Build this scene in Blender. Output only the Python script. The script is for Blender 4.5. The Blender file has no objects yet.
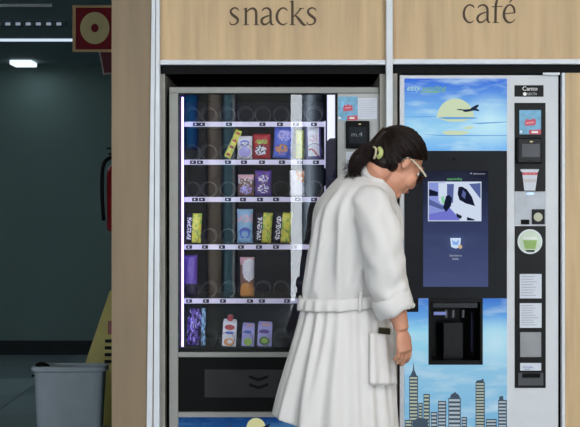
import bpy, bmesh, math, random
from mathutils import Vector, Matrix, Euler
from mathutils import noise as mnoise
PI = math.pi
rnd = random.Random(7)
scene = bpy.context.scene
COL = scene.collection
D = 6.0; F = 1440.0; CH = 1.30; HZ = 200.0; CXP = 290.0

def P(px, py, Y=0.0):
    k = (D + Y) / F
    return Vector(((px - CXP) * k, Y, CH + (HZ - py) * k))

def lin(c):
    r = []
    for v in c[:3]:
        v /= 255.0
        r.append(v / 12.92 if v <= 0.04045 else ((v + 0.055) / 1.055) ** 2.4)
    return (r[0], r[1], r[2], 1.0)

# ------------------------------------------------------------------ materials
MATS = {}
def mat(name, rgb, rough=0.5, metal=0.0, var=0.06, scale=12.0, bump=0.0, bscale=80.0, spec=0.5, sheen=0.0, stretch=None, emit=None, estr=0.0):
    if name in MATS: return MATS[name]
    if max(rgb) < 90 and spec == 0.5: spec = 0.12
    m = bpy.data.materials.new(name); m.use_nodes = True
    nt = m.node_tree; nt.nodes.clear()
    o = nt.nodes.new('ShaderNodeOutputMaterial'); b = nt.nodes.new('ShaderNodeBsdfPrincipled')
    nt.links.new(b.outputs[0], o.inputs[0])
    tc = nt.nodes.new('ShaderNodeTexCoord'); mp = nt.nodes.new('ShaderNodeMapping')
    nt.links.new(tc.outputs['Object'], mp.inputs[0])
    if stretch: mp.inputs['Scale'].default_value = stretch
    n = nt.nodes.new('ShaderNodeTexNoise'); n.inputs['Scale'].default_value = scale; n.inputs['Detail'].default_value = 4
    nt.links.new(mp.outputs[0], n.inputs['Vector'])
    cr = nt.nodes.new('ShaderNodeValToRGB')
    c = lin(rgb)
    cr.color_ramp.elements[0].color = tuple(max(0, x * (1 - var * 2)) for x in c[:3]) + (1,)
    cr.color_ramp.elements[1].color = tuple(min(1, x * (1 + var * 2)) for x in c[:3]) + (1,)
    cr.color_ramp.elements[0].position = 0.3; cr.color_ramp.elements[1].position = 0.7
    nt.links.new(n.outputs[0], cr.inputs[0]); nt.links.new(cr.outputs[0], b.inputs['Base Color'])
    b.inputs['Roughness'].default_value = rough; b.inputs['Metallic'].default_value = metal
    b.inputs['Specular IOR Level'].default_value = spec
    if sheen: b.inputs['Sheen Weight'].default_value = sheen
    if bump:
        bn = nt.nodes.new('ShaderNodeTexNoise'); bn.inputs['Scale'].default_value = bscale
        nt.links.new(tc.outputs['Object'], bn.inputs['Vector'])
        bp = nt.nodes.new('ShaderNodeBump'); bp.inputs['Strength'].default_value = bump; bp.inputs['Distance'].default_value = 0.002
        nt.links.new(bn.outputs[0], bp.inputs['Height']); nt.links.new(bp.outputs[0], b.inputs['Normal'])
    if emit is not None:
        b.inputs['Emission Color'].default_value = lin(emit); b.inputs['Emission Strength'].default_value = estr
    MATS[name] = m
    return m

def glow(name, rgb, s=1.0):
    if name in MATS: return MATS[name]
    m = bpy.data.materials.new(name); m.use_nodes = True
    nt = m.node_tree; nt.nodes.clear()
    o = nt.nodes.new('ShaderNodeOutputMaterial'); e = nt.nodes.new('ShaderNodeEmission')
    e.inputs[0].default_value = lin(rgb); e.inputs[1].default_value = s
    nt.links.new(e.outputs[0], o.inputs[0]); MATS[name] = m
    return m

def glass(name, ior=1.5, rough=0.0, tint=(1, 1, 1, 1)):
    if name in MATS: return MATS[name]
    m = bpy.data.materials.new(name); m.use_nodes = True
    nt = m.node_tree; nt.nodes.clear()
    o = nt.nodes.new('ShaderNodeOutputMaterial'); t = nt.nodes.new('ShaderNodeBsdfTransparent'); t.inputs[0].default_value = tint
    g = nt.nodes.new('ShaderNodeBsdfGlossy'); g.inputs['Roughness'].default_value = rough
    fr = nt.nodes.new('ShaderNodeFresnel'); fr.inputs[0].default_value = ior
    mx = nt.nodes.new('ShaderNodeMixShader')
    nt.links.new(fr.outputs[0], mx.inputs[0]); nt.links.new(t.outputs[0], mx.inputs[1]); nt.links.new(g.outputs[0], mx.inputs[2])
    nt.links.new(mx.outputs[0], o.inputs[0]); MATS[name] = m
    return m

def picture(name, stops, cloud=0.4, s=1.0, cloud_rgb=(225, 240, 255), z0=0.0, z1=1.0, cx=0.0, cz=0.5, glow_r=0.35, glow_rgb=(215, 240, 255), cs=6.0):
    """a printed backlit sky picture: vertical ramp, a pale glow and streaky clouds, in object space metres"""
    m = bpy.data.materials.new(name); m.use_nodes = True
    nt = m.node_tree; nt.nodes.clear(); L = nt.links.new
    o = nt.nodes.new('ShaderNodeOutputMaterial'); e = nt.nodes.new('ShaderNodeEmission'); e.inputs[1].default_value = s
    L(e.outputs[0], o.inputs[0])
    tc = nt.nodes.new('ShaderNodeTexCoord'); sp = nt.nodes.new('ShaderNodeSeparateXYZ'); L(tc.outputs['Object'], sp.inputs[0])
    mr = nt.nodes.new('ShaderNodeMapRange'); mr.inputs[1].default_value = z0; mr.inputs[2].default_value = z1; L(sp.outputs[2], mr.inputs[0])
    cr = nt.nodes.new('ShaderNodeValToRGB'); L(mr.outputs[0], cr.inputs[0])
    els = cr.color_ramp.elements
    els[0].position = stops[0][0]; els[0].color = lin(stops[0][1]); els[1].position = stops[-1][0]; els[1].color = lin(stops[-1][1])
    for p, c in stops[1:-1]:
        k = els.new(p); k.color = lin(c)
    mp = nt.nodes.new('ShaderNodeMapping'); mp.inputs['Scale'].default_value = (1.0, 1.0, 4.0); L(tc.outputs['Object'], mp.inputs[0])
    n = nt.nodes.new('ShaderNodeTexNoise'); n.inputs['Scale'].default_value = cs; n.inputs['Detail'].default_value = 5; L(mp.outputs[0], n.inputs['Vector'])
    r2 = nt.nodes.new('ShaderNodeMapRange'); r2.inputs[1].default_value = 0.48; r2.inputs[2].default_value = 0.72; r2.inputs[4].default_value = cloud; L(n.outputs[0], r2.inputs[0])
    mx = nt.nodes.new('ShaderNodeMixRGB'); L(r2.outputs[0], mx.inputs[0]); L(cr.outputs[0], mx.inputs[1]); mx.inputs[2].default_value = lin(cloud_rgb)
    vd = nt.nodes.new('ShaderNodeVectorMath'); vd.operation = 'DISTANCE'; L(tc.outputs['Object'], vd.inputs[0]); vd.inputs[1].default_value = (cx, 0, cz)
    r3 = nt.nodes.new('ShaderNodeMapRange'); r3.inputs[1].default_value = 0.0; r3.inputs[2].default_value = glow_r; r3.inputs[3].default_value = 0.85; r3.inputs[4].default_value = 0.0
    L(vd.outputs['Value'], r3.inputs[0])
    mx2 = nt.nodes.new('ShaderNodeMixRGB'); L(r3.outputs[0], mx2.inputs[0]); L(mx.outputs[0], mx2.inputs[1]); mx2.inputs[2].default_value = lin(glow_rgb)
    L(mx2.outputs[0], e.inputs[0])
    MATS[name] = m
    return m

wood = mat('pale_beech_panel', (196, 166, 126), 0.55, var=0.07, scale=3.0, stretch=(9, 9, 0.7))
taupe = mat('taupe_laminate', (133, 113, 88), 0.6, var=0.05, scale=3.0, stretch=(6, 6, 0.7))
alu = mat('white_aluminium', (214, 217, 224), 0.42, 0.0, var=0.02)
alu_grey = mat('grey_aluminium', (165, 163, 160), 0.5, 0.0, var=0.03)
black = mat('matt_black', (8, 8, 9), 0.5, var=0.1, spec=0.08)
blackg = mat('satin_black', (12, 12, 14), 0.3, var=0.1, spec=0.07)
frame_g = mat('machine_grey', (142, 142, 138), 0.5, var=0.02)
panel_g = mat('panel_grey', (172, 172, 172), 0.5, var=0.02)
cafe_g = mat('cafe_machine_white', (205, 207, 212), 0.45, var=0.015)
charcoal = mat('charcoal_panel', (34, 36, 40), 0.5, var=0.05, spec=0.08)
ink = mat('dark_lettering', (84, 70, 58), 0.6, var=0.03)
wire = mat('spiral_wire', (84, 84, 96), 0.4, 0.7, var=0.02)
inner = mat('machine_interior', (26, 22, 52), 0.6, var=0.1, spec=.2)
price = mat('price_rail', (222, 218, 240), 0.5, var=0.02, emit=(170, 160, 235), estr=0.12)  # faint violet emission stands in for tube light falling on the rails
tagm = mat('price_tag_dark', (26, 24, 60), 0.4)
paper = mat('paper', (208, 213, 224), 0.7, var=0.02)
textg = mat('print_grey', (160, 163, 176), 0.7, var=0.02)
pane = glass('display_glass', 1.5)
led = glow('violet_led', (175, 160, 255), 5.0)
ledw = glow('white_led', (228, 232, 255), 1.25)

# ------------------------------------------------------------------ mesh helpers
def link_mesh(name, bm, mats, parent=None, smooth=False, kind=None):
    me = bpy.data.meshes.new(name); 
    bmesh.ops.recalc_face_normals(bm, faces=bm.faces[:])
    bm.to_mesh(me); bm.free()
    if not isinstance(mats, (list, tuple)): mats = [mats]
    for m in mats: me.materials.append(m)
    o = bpy.data.objects.new(name, me); COL.objects.link(o)
    if smooth:
        for p in me.polygons: p.use_smooth = True
    if parent is not None:
        o.parent = parent
        pw = world_loc(parent)
        me.transform(Matrix.Translation(-pw))
    if kind: o['kind'] = kind
    return o

def world_loc(o):
    v = Vector((0, 0, 0))
    while o is not None:
        v += o.location; o = o.parent
    return v

def recenter(o, c=None):
    """put a top-level mesh's origin at its base"""
    me = o.data
    if c is None:
        xs = [v.co.x for v in me.vertices]; ys = [v.co.y for v in me.vertices]; zs = [v.co.z for v in me.vertices]
        c = Vector(((min(xs) + max(xs)) / 2, (min(ys) + max(ys)) / 2, min(zs)))
    me.transform(Matrix.Translation(-c)); o.location = c
    return o

def thing(name, label, cat, loc, group=None):
    o = bpy.data.objects.new(name, None); COL.objects.link(o)
    o.empty_display_size = 0.1; o.location = loc; o['label'] = label; o['category'] = cat
    if group: o['group'] = group
    return o
def tag(o, label, cat, group=None, kind=None):
    o['label'] = label; o['category'] = cat
    if group: o['group'] = group
    if kind: o['kind'] = kind
    return o

def box(bm, a, b, bev=0.0, mi=0):
    x0, x1 = sorted((a[0], b[0])); y0, y1 = sorted((a[1], b[1])); z0, z1 = sorted((a[2], b[2]))
    g = bmesh.ops.create_cube(bm, size=1.0)
    vs = g['verts']
    for v in vs:
        v.co = Vector(((x0 + x1) / 2 + v.co.x * (x1 - x0), (y0 + y1) / 2 + v.co.y * (y1 - y0), (z0 + z1) / 2 + v.co.z * (z1 - z0)))
    fs = set(f for v in vs for f in v.link_faces)
    if bev > 0:
        es = set(e for v in vs for e in v.link_edges)
        r = bmesh.ops.bevel(bm, geom=list(es), offset=bev, segments=2, affect='EDGES', profile=0.5)
        fs = set(r['faces']) | set(f for f in fs if f.is_valid)
    for f in fs: f.material_index = mi
def pbox(bm, x0, y0, x1, y1, Y=0.0, depth=0.02, bev=0.0, mi=0):
    a = P(x0, y0, Y); b = P(x1, y1, Y)
    box(bm, (a.x, Y, a.z), (b.x, Y + depth, b.z), bev, mi)
def PB(name, x0, y0, x1, y1, Y, depth, m, parent=None, bev=0.0, kind=None):
    bm = bmesh.new(); pbox(bm, x0, y0, x1, y1, Y, depth, bev)
    return link_mesh(name, bm, m, parent, kind=kind)
def WB(name, a, b, m, parent=None, bev=0.0, kind=None):
    bm = bmesh.new(); box(bm, a, b, bev)
    return link_mesh(name, bm, m, parent, kind=kind)

def prism(bm, pts, Y, t, mi=0):
    """pixel polygon at depth Y, thickness t backwards"""
    f = [bm.verts.new(P(x, y, Y)) for x, y in pts]
    b = [bm.verts.new(v.co + Vector((0, t, 0))) for v in f]
    fa = [bm.faces.new(f), bm.faces.new(b[::-1])]
    n = len(f)
    for i in range(n): fa.append(bm.faces.new((f[i], b[i], b[(i + 1) % n], f[(i + 1) % n])))
    for x in fa: x.material_index = mi
def disc_pts(cx, cy, rx, ry=None, n=28, a0=0, a1=2 * PI):
    ry = ry or rx
    return [(cx + rx * math.cos(a0 + (a1 - a0) * i / n), cy + ry * math.sin(a0 + (a1 - a0) * i / n)) for i in range(n)]

def frames(pts):
    T = []
    n = len(pts)
    for i in range(n):
        a = pts[max(0, i - 1)]; b = pts[min(n - 1, i + 1)]
        d = (b - a); T.append(d.normalized() if d.length > 1e-9 else Vector((0, 0, 1)))
    u = T[0].orthogonal().normalized(); fr = []
    for t in T:
        u = (u - t * u.dot(t)).normalized(); fr.append((u, t.cross(u)))
    return fr
def tube(bm, pts, radii, seg=12, cap=True, ref=None, sq=1.0, mi=0):
    """loft of ellipses; ref = direction kept as the wide axis, sq = thickness ratio of the other"""
    pts = [Vector(p) for p in pts]; n = len(pts)
    if not isinstance(radii, (list, tuple)): radii = [radii] * n
    fr = frames(pts); rings = []
    for i, p in enumerate(pts):
        u, v = fr[i]
        if ref is not None:
            t = u.cross(v); u = (Vector(ref) - t * Vector(ref).dot(t)).normalized(); v = t.cross(u)
        r = radii[i]
        rings.append([bm.verts.new(p + (u * math.cos(2 * PI * k / seg) + v * math.sin(2 * PI * k / seg) * sq) * r) for k in range(seg)])
    fs = []
    for i in range(n - 1):
        for k in range(seg):
            fs.append(bm.faces.new((rings[i][k], rings[i][(k + 1) % seg], rings[i + 1][(k + 1) % seg], rings[i + 1][k])))
    if cap:
        fs.append(bm.faces.new(rings[0][::-1])); fs.append(bm.faces.new(rings[-1]))
    for f in fs: f.material_index = mi
def smooth_path(pts, sub=6):
    """Catmull-Rom through tuples of any length"""
    out = []
    n = len(pts)
    for i in range(n - 1):
        p0 = pts[max(0, i - 1)]; p1 = pts[i]; p2 = pts[i + 1]; p3 = pts[min(n - 1, i + 2)]
        for s in range(sub):
            t = s / sub
            out.append(tuple(0.5 * ((2 * b) + (-a + c) * t + (2 * a - 5 * b + 4 * c - d) * t * t + (-a + 3 * b - 3 * c + d) * t ** 3) for a, b, c, d in zip(p0, p1, p2, p3)))
    out.append(tuple(pts[-1]))
    return out
def ellipsoid(bm, M, c, r, u=24, v=16):
    g = bmesh.ops.create_uvsphere(bm, u_segments=u, v_segments=v, radius=1.0)
    S = Matrix.Diagonal((r[0], r[1], r[2], 1))
    bmesh.ops.transform(bm, matrix=M @ Matrix.Translation(c) @ S, verts=g['verts'])
def lathe(bm, prof, c, seg=20, mi=0):
    """profile (r, z) about a vertical axis at c"""
    rings = []
    for r, z in prof:
        rings.append([bm.verts.new(Vector(c) + Vector((r * math.cos(2 * PI * k / seg), r * math.sin(2 * PI * k / seg), z))) for k in range(seg)])
    for i in range(len(rings) - 1):
        for k in range(seg):
            f = bm.faces.new((rings[i][k], rings[i][(k + 1) % seg], rings[i + 1][(k + 1) % seg], rings[i + 1][k])); f.material_index = mi
    bm.faces.new(rings[0][::-1]); bm.faces.new(rings[-1])
def text(name, s, px, py, hpx, Y, m, parent, align='LEFT', shear=0.0, wpx=None):
    """lettering set in the built-in face, its capital height hpx pixels at depth Y, baseline at py"""
    cu = bpy.data.curves.new(name, 'FONT'); cu.body = s; cu.size = 1.0; cu.extrude = 0.01; cu.shear = shear; cu.resolution_u = 2
    o = bpy.data.objects.new(name, cu); COL.objects.link(o)
    dg = bpy.context.evaluated_depsgraph_get(); dg.update()
    me = bpy.data.meshes.new_from_object(o.evaluated_get(dg))
    bpy.data.objects.remove(o); bpy.data.curves.remove(cu)
    k = (D + Y) / F
    xs = [v.co.x for v in me.vertices]; w = max(xs) - min(xs)
    sy = hpx * k / 0.7; sx = sy if wpx is None else wpx * k / w
    off = {'LEFT': min(xs), 'CENTER': (min(xs) + max(xs)) / 2}[align]
    base = P(px, py, Y)
    for v in me.vertices:
        x, y, z = v.co
        v.co = Vector((base.x + (x - off) * sx, Y - 0.0006 + (-z) * 0.05, base.z + y * sy))
    me.materials.clear(); me.materials.append(m)
    me.transform(Matrix.Translation(-world_loc(parent)))
    q = bpy.data.objects.new(name, me); COL.objects.link(q); q.parent = parent
    return q

# ------------------------------------------------------------------ the setting
floor_m = mat('grey_floor_tiles', (110, 128, 130), 0.3, var=0.05, scale=2.0)
nt = floor_m.node_tree
bsdf = [n for n in nt.nodes if n.type == 'BSDF_PRINCIPLED'][0]
br = nt.nodes.new('ShaderNodeTexBrick'); br.inputs['Scale'].default_value = 1.0; br.offset = 0
br.inputs['Color1'].default_value = lin((122, 140, 144)); br.inputs['Color2'].default_value = lin((92, 108, 112)); br.inputs['Mortar'].default_value = lin((60, 72, 74))
br.inputs['Mortar Size'].default_value = 0.006; br.inputs['Brick Width'].default_value = 0.9; br.inputs['Row Height'].default_value = 0.9
tcn = nt.nodes.new('ShaderNodeTexCoord'); nt.links.new(tcn.outputs['Object'], br.inputs['Vector']); nt.links.new(br.outputs[0], bsdf.inputs['Base Color'])
wall_dark = mat('dark_green_grey_wall', (70, 90, 88), 0.8, var=0.03, scale=2.0)
ceil_dark = mat('dark_ceiling_tiles', (128, 146, 152), 0.7, var=0.05, scale=2.0)
hall_wall = mat('hall_wall_paint', (196, 190, 180), 0.8, var=0.02)
hall_ceil = mat('hall_ceiling_paint', (225, 225, 222), 0.9, var=0.02)
skirt = mat('dark_skirting', (22, 28, 30), 0.6)
S = 'structure'
WB('floor', (-5, -12.2, -0.05), (5, 6.2, 0), floor_m, kind=S)
WB('wall_back', (-5.1, 6.1, 0), (0.2, 6.2, 2.5), wall_dark, kind=S)
WB('baseboard_back', (-5, 6.085, 0), (-0.745, 6.1, 0.12), skirt, kind=S)
WB('wall_left', (-5.1, -12.2, 0), (-5.0, 6.2, 3.3), wall_dark, kind=S)
WB('ceiling_passage', (-5, 0.9, 2.44), (-0.745, 6.2, 2.5), ceil_dark, kind=S)
WB('wall_bulkhead', (-5, 0.85, 2.44), (-0.745, 0.9, 3.25), hall_wall, kind=S)
WB('ceiling', (-5, -12.2, 3.25), (5, 1.0, 3.3), hall_ceil, kind=S)
WB('wall_right', (5.0, -12.2, 0), (5.1, 1.0, 3.3), hall_wall, kind=S)
# block behind the machines: side wall of the passage and the wall the machines back onto
WB('wall_passage', (-0.745, 1.0, 0), (-0.65, 6.1, 2.5), wall_dark, kind=S)
WB('wall_niche', (-0.65, 0.96, 0), (5.0, 1.05, 3.25), black, kind=S)
# taupe column beside the machines
a = P(111.5, 0, -0.04); b = P(151, 0, -0.04)
WB('wall_column', (a.x, -0.04, 0), (b.x + 0.012, 1.0, 3.25), taupe, kind=S, bev=0.002)
# fascia panels
zt = P(0, 59.8, -0.01).z
WB('wall_fascia_snacks', (P(158, 0).x, -0.01, zt), (P(388, 0).x, 0.04, 3.25), wood, kind=S)
WB('wall_fascia_cafe', (P(391, 0).x, -0.01, zt), (5.0, 0.04, 3.25), wood, kind=S)
WB('wall_panel_right', (P(565, 0).x, -0.005, 0), (5.0, 0.04, P(0, 73, 0).z), wood, kind=S)
# white profiles
bm = bmesh.new()
zb, zt2 = 0.0, 3.25
def trim_x(y, top, bot): return top + (bot - top) * (y / 427.0)
def slant(bm, xt0, xt1, xb0, xb1, Y, t):
    # edges given at pixel rows 0 and 427, run on to the floor and ceiling
    pts = []
    yb = HZ + (CH - 0.0) * F / (D + Y); yt = HZ - (3.25 - CH) * F / (D + Y)
    pts = [(xt0 + (xb0 - xt0) * yt / 427, yt), (xt1 + (xb1 - xt1) * yt / 427, yt), (xt1 + (xb1 - xt1) * yb / 427, yb), (xt0 + (xb0 - xt0) * yb / 427, yb)]
    prism(bm, pts, Y, t)
slant(bm, 151.7, 155.3, 146.6, 152.2, -0.055, 0.05)
link_mesh('trim_1', bm, alu, kind=S)
bm = bmesh.new(); slant(bm, 156.0, 159.6, 153.6, 159.4, -0.045, 0.05); link_mesh('trim_2', bm, alu, kind=S)
bm = bmesh.new(); slant(bm, 155.0, 156.5, 151.8, 154.2, -0.030, 0.04); link_mesh('trim_3', bm, alu_grey, kind=S)
WB('trim_4', (P(386.3, 0, -0.05).x, -0.05, 0), (P(392.8, 0, -0.05).x, 0.03, 3.25), alu, bev=0.002, kind=S)
PB('trim_5', 159.5, 59.8, 386.5, 64.6, -0.03, 0.05, alu, bev=0.002, kind=S)
PB('trim_6', 392.5, 59.0, 760, 64.0, -0.03, 0.05, alu, bev=0.002, kind=S)
WB('trim_7', (P(562.2, 0, -0.01).x, -0.01, 0), (P(565, 0, -0.01).x, 0.03, P(0, 73, 0).z), alu, kind=S)
# black headers and grey posts of the openings
WB('trim_8', (P(160, 0).x, 0.0, P(0, 74).z), (P(386, 0).x, 0.06, P(0, 64).z), black, kind=S)
WB('trim_9', (P(393, 0).x, 0.0, P(0, 73.3).z), (5.0, 0.06, P(0, 63.5).z), black, kind=S)
postm = mat('opening_post_grey', (150, 146, 138), 0.6)
WB('trim_10', (P(159.5, 0).x, 0.0, 0), (P(164.8, 0).x, 0.9, P(0, 74).z), postm, kind=S)
WB('trim_11', (P(379.8, 0).x, 0.0, 0), (P(386.3, 0).x, 0.9, P(0, 74).z), postm, kind=S)
WB('trim_12', (P(392.8, 0).x, 0.0, 0), (P(397.2, 0).x, 0.9, P(0, 73.5).z), postm, kind=S)
WB('trim_13', (P(397.2, 0).x, 0.05, 0), (P(400, 0).x, 0.9, P(0, 73.5).z), mat('brown_edge', (52, 38, 34), 0.6), kind=S)
WB('ceiling_niche', (P(160, 0).x, 0.06, P(0, 64).z), (P(580, 0).x, 0.96, P(0, 60).z), black, kind=S)
PB('trim_14', 543, 72.6, 560, 74.8, -0.004, 0.01, alu, kind=S)

# hall wall behind the camera with windows (seen only as reflections in the glass)
curtain = mat('beige_curtain', (190, 178, 160), 0.9, stretch=(60, 60, 1), scale=2.0, var=0.15, bump=0.3)
def cloth(name, cols):
    """thin curtain cloth lit from behind by the sky: stripe tones set to give the bands reflected in the glass"""
    m = bpy.data.materials.new(name); m.use_nodes = True; nt = m.node_tree; nt.nodes.clear(); L = nt.links.new
    o = nt.nodes.new('ShaderNodeOutputMaterial'); t = nt.nodes.new('ShaderNodeBsdfTranslucent'); L(t.outputs[0], o.inputs[0])
    tc = nt.nodes.new('ShaderNodeTexCoord'); sp = nt.nodes.new('ShaderNodeSeparateXYZ'); L(tc.outputs['Generated'], sp.inputs[0])
    cr = nt.nodes.new('ShaderNodeValToRGB'); L(sp.outputs[0], cr.inputs[0]); L(cr.outputs[0], t.inputs[0])
    e = cr.color_ramp.elements; e[0].position = cols[0][0]; e[0].color = cols[0][1] + (1,); e[1].position = cols[-1][0]; e[1].color = cols[-1][1] + (1,)
    for p, c in cols[1:-1]: k = e.new(p); k.color = c + (1,)
    return m
def hall_front():
    Y0, Y1 = -12.1, -12.0
    ops = [(-4.7, -2.6, .2, 3.05), (-1.325, -1.16, 1.95, 2.62), (-1.04, -.675, .03, 3.05), (0.01, 0.42, .03, 3.05), (2.9, 4.8, .2, 3.05)]
    bm = bmesh.new(); x = -5.0
    for o0, o1, a, b in ops:
        box(bm, (x, Y0, 0), (o0, Y1, 3.25)); x = o1
        box(bm, (o0, Y0, 0), (o1, Y1, a)); box(bm, (o0, Y0, b), (o1, Y1, 3.25))
    box(bm, (x, Y0, 0), (5.0, Y1, 3.25))
    link_mesh('wall_front', bm, hall_wall, kind=S)
    def curt(x0, x1, z0, z1, m, label):
        c = WB('curtain', (x0, -12.0, z0), (x1, -11.99, z1), m); recenter(c); tag(c, label, 'curtain')
    curt(-1.33, -1.155, 1.93, 2.64, cloth('blue_reflection_blind', [(0, (.06, .22, .42)), (.5, (.12, .34, .55)), (1, (.06, .2, .4))]), 'added blue blind, unseen behind the viewer, giving a blue reflection')  # window and blind added to put a blue reflection in the glass
    curt(-1.05, -.66, .01, 3.1, cloth('grey_curtain', [(0, (0.044, 0.110, 0.132)), (.06, (0.308, 0.264, 0.220)), (.2, (0.440, 0.396, 0.352)), (.45, (0.286, 0.264, 0.220)), (.52, (0.066, 0.088, 0.088)), (.62, (0.26, 0.36, 0.38)), (.82, (0.20, 0.29, 0.31)), (.88, (0.572, 0.572, 0.550)), (.96, (0.044, 0.044, 0.044)), (1, (0.022, 0.022, 0.022))]), 'beige and teal striped curtain at the narrow window behind the viewer')
    curt(.15, .45, .01, 3.1, cloth('pale_curtain', [(0, (0.220, 0.242, 0.264)), (.3, (0.660, 0.704, 0.748)), (.6, (0.264, 0.286, 0.308)), (1, (0.088, 0.099, 0.110))]), 'pale curtain half drawn over the bright narrow window behind the viewer')
hall_front()
# ------------------------------------------------------------------ lettering on the fascia
def strokes(bm, ss, fx, Y, t=0.004):
    for st in ss:
        p = smooth_path(st, 5) if len(st) > 2 else [tuple(q) for q in st]
        L = []; R = []
        for i in range(len(p)):
            a = p[max(0, i - 1)]; b = p[min(len(p) - 1, i + 1)]
            dx, dy = b[0] - a[0], b[1] - a[1]; d = math.hypot(dx, dy) or 1
            nx, ny = -dy / d, dx / d; w = max(p[i][2], 2) / 2
            L.append(fx(p[i][0] + nx * w, p[i][1] + ny * w)); R.append(fx(p[i][0] - nx * w, p[i][1] - ny * w))
        Lf = [bm.verts.new(P(x, y, Y)) for x, y in L]; Rf = [bm.verts.new(P(x, y, Y)) for x, y in R]
        Lb = [bm.verts.new(v.co + Vector((0, t, 0))) for v in Lf]; Rb = [bm.verts.new(v.co + Vector((0, t, 0))) for v in Rf]
        for i in range(len(Lf) - 1):
            bm.faces.new((Lf[i], Lf[i + 1], Rf[i + 1], Rf[i])); bm.faces.new((Lb[i], Rb[i], Rb[i + 1], Lb[i + 1]))
            bm.faces.new((Lf[i], Lb[i], Lb[i + 1], Lf[i + 1])); bm.faces.new((Rf[i], Rf[i + 1], Rb[i + 1], Rb[i]))
        bm.faces.new((Lf[0], Rf[0], Rb[0], Lb[0])); bm.faces.new((Lf[-1], Lb[-1], Rb[-1], Rf[-1]))
G_s = [[(104, 60, 3), (98, 49, 7), (82, 43, 8), (66, 50, 10), (59, 65, 12), (70, 82, 15), (90, 97, 15), (99, 112, 13), (92, 128, 9), (76, 136, 7), (60, 134, 7), (52, 120, 4)]]
G_n = [[(130, 52, 4), (143, 44, 5)], [(143, 43, 13), (143, 137, 13)], [(128, 137, 4), (160, 137, 4)], [(146, 68, 5), (162, 52, 8), (182, 46, 12), (197, 58, 14), (200, 82, 14), (200, 137, 13)], [(186, 137, 4), (216, 137, 4)]]
G_a = [[(232, 62, 4), (240, 50, 8), (256, 44, 9), (272, 50, 12), (279, 66, 13), (279, 100, 13), (281, 126, 13), (288, 136, 8), (299, 134, 3)], [(279, 84, 6), (252, 92, 9), (234, 104, 13), (230, 120, 14), (242, 135, 12), (262, 130, 8), (279, 114, 5)]]
G_c = [[(372, 60, 4), (364, 49, 8), (346, 44, 9), (325, 58, 12), (314, 88, 15), (319, 114, 14), (334, 131, 11), (352, 136, 8), (372, 125, 4)]]
G_k = [[(384, 12, 4), (400, 4, 6)], [(400, 3, 14), (400, 137, 14)], [(386, 137, 4), (416, 137, 4)], [(407, 92, 6), (424, 74, 7), (448, 46, 8)], [(436, 46, 4), (464, 46, 4)], [(416, 84, 8), (438, 108, 15), (460, 134, 14), (478, 138, 4)]]
G_s2 = [[(x + 427, y, w) for x, y, w in G_s[0]]]
f1 = lambda x, y: (220 + x / 5.524, y / 5.524)
yl = -0.013
sg = thing('snacks_lettering', 'word snacks in dark brown lowercase letters on the left wood panel', 'sign', P(273, 25, yl))
for g in (G_s, G_n, G_a, G_c, G_k, G_s2):
    bm = bmesh.new(); strokes(bm, g, f1, yl); link_mesh('letter', bm, ink, sg)
f2 = lambda x, y: (455 + x / 8.286, y / 8.286)
H_c = [[(158, 66, 5), (148, 48, 12), (118, 40, 12), (88, 62, 16), (74, 105, 20), (80, 150, 20), (104, 180, 15), (130, 186, 11), (158, 170, 5)]]
H_a = [[(188, 66, 5), (202, 50, 11), (228, 40, 12), (254, 48, 16), (268, 72, 19), (270, 110, 19), (270, 160, 19), (280, 184, 12), (294, 184, 4)], [(268, 98, 8), (226, 110, 12), (194, 132, 18), (186, 160, 19), (204, 184, 16), (236, 178, 11), (268, 150, 8)]]
H_f = [[(402, -8, 14), (388, -22, 12), (362, -18, 16), (346, 10, 19), (338, 60, 20), (336, 186, 20)], [(304, 56, 7), (396, 52, 7)], [(312, 187, 6), (366, 187, 6)]]
H_e = [[(478, -14, 18), (450, 24, 5)], [(408, 114, 8), (494, 106, 8)], [(494, 108, 14), (490, 70, 17), (466, 42, 13), (436, 48, 14), (412, 82, 19), (406, 125, 21), (418, 164, 20), (446, 186, 15), (476, 180, 10), (502, 156, 4)]]
sg = thing('cafe_lettering', 'word café in dark brown lowercase letters on the right wood panel', 'sign', P(489, 22, yl))
for g in (H_c, H_a, H_f, H_e):
    bm = bmesh.new(); strokes(bm, g, f2, yl); link_mesh('letter', bm, ink, sg)

# ------------------------------------------------------------------ skyline picture pieces (print)
tower_a = glow('print_tower_pale', (150, 165, 165), 0.8); tower_d = glow('print_tower_dark', (52, 62, 74), 0.9); tower_w = glow('print_tower_light', (196, 208, 214), 0.85)
TP = [None, None]
def tower(_, x0, x1, yt, yb, Y, spire=0, stripe=3.2, kind=0, top=None):
    """one printed tower: dark block with light rows of windows"""
    bm = bmesh.new()
    if top: prism(bm, top, Y, 0.0012, 1)
    if spire:
        c = (x0 + x1) / 2
        prism(bm, [(x0 + 1, yt), (x1 - 1, yt), (c + 0.8, yt - spire * .45), (c + .15, yt - spire), (c - .15, yt - spire), (c - 0.8, yt - spire * .45)], Y, 0.0012, 1)
    prism(bm, [(x0, yt), (x1, yt), (x1, yb), (x0, yb)], Y, 0.0012, 1)
    y = yt + 1.2
    while y + stripe * .55 < yb:
        prism(bm, [(x0 + .6, y), (x1 - .9, y), (x1 - .9, y + stripe * .5), (x0 + .6, y + stripe * .5)], Y - 0.0004, 0.0004, 0 if kind == 0 else 2)
        y += stripe
    link_mesh('printed_tower', bm, TP[1], TP[0])

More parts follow.
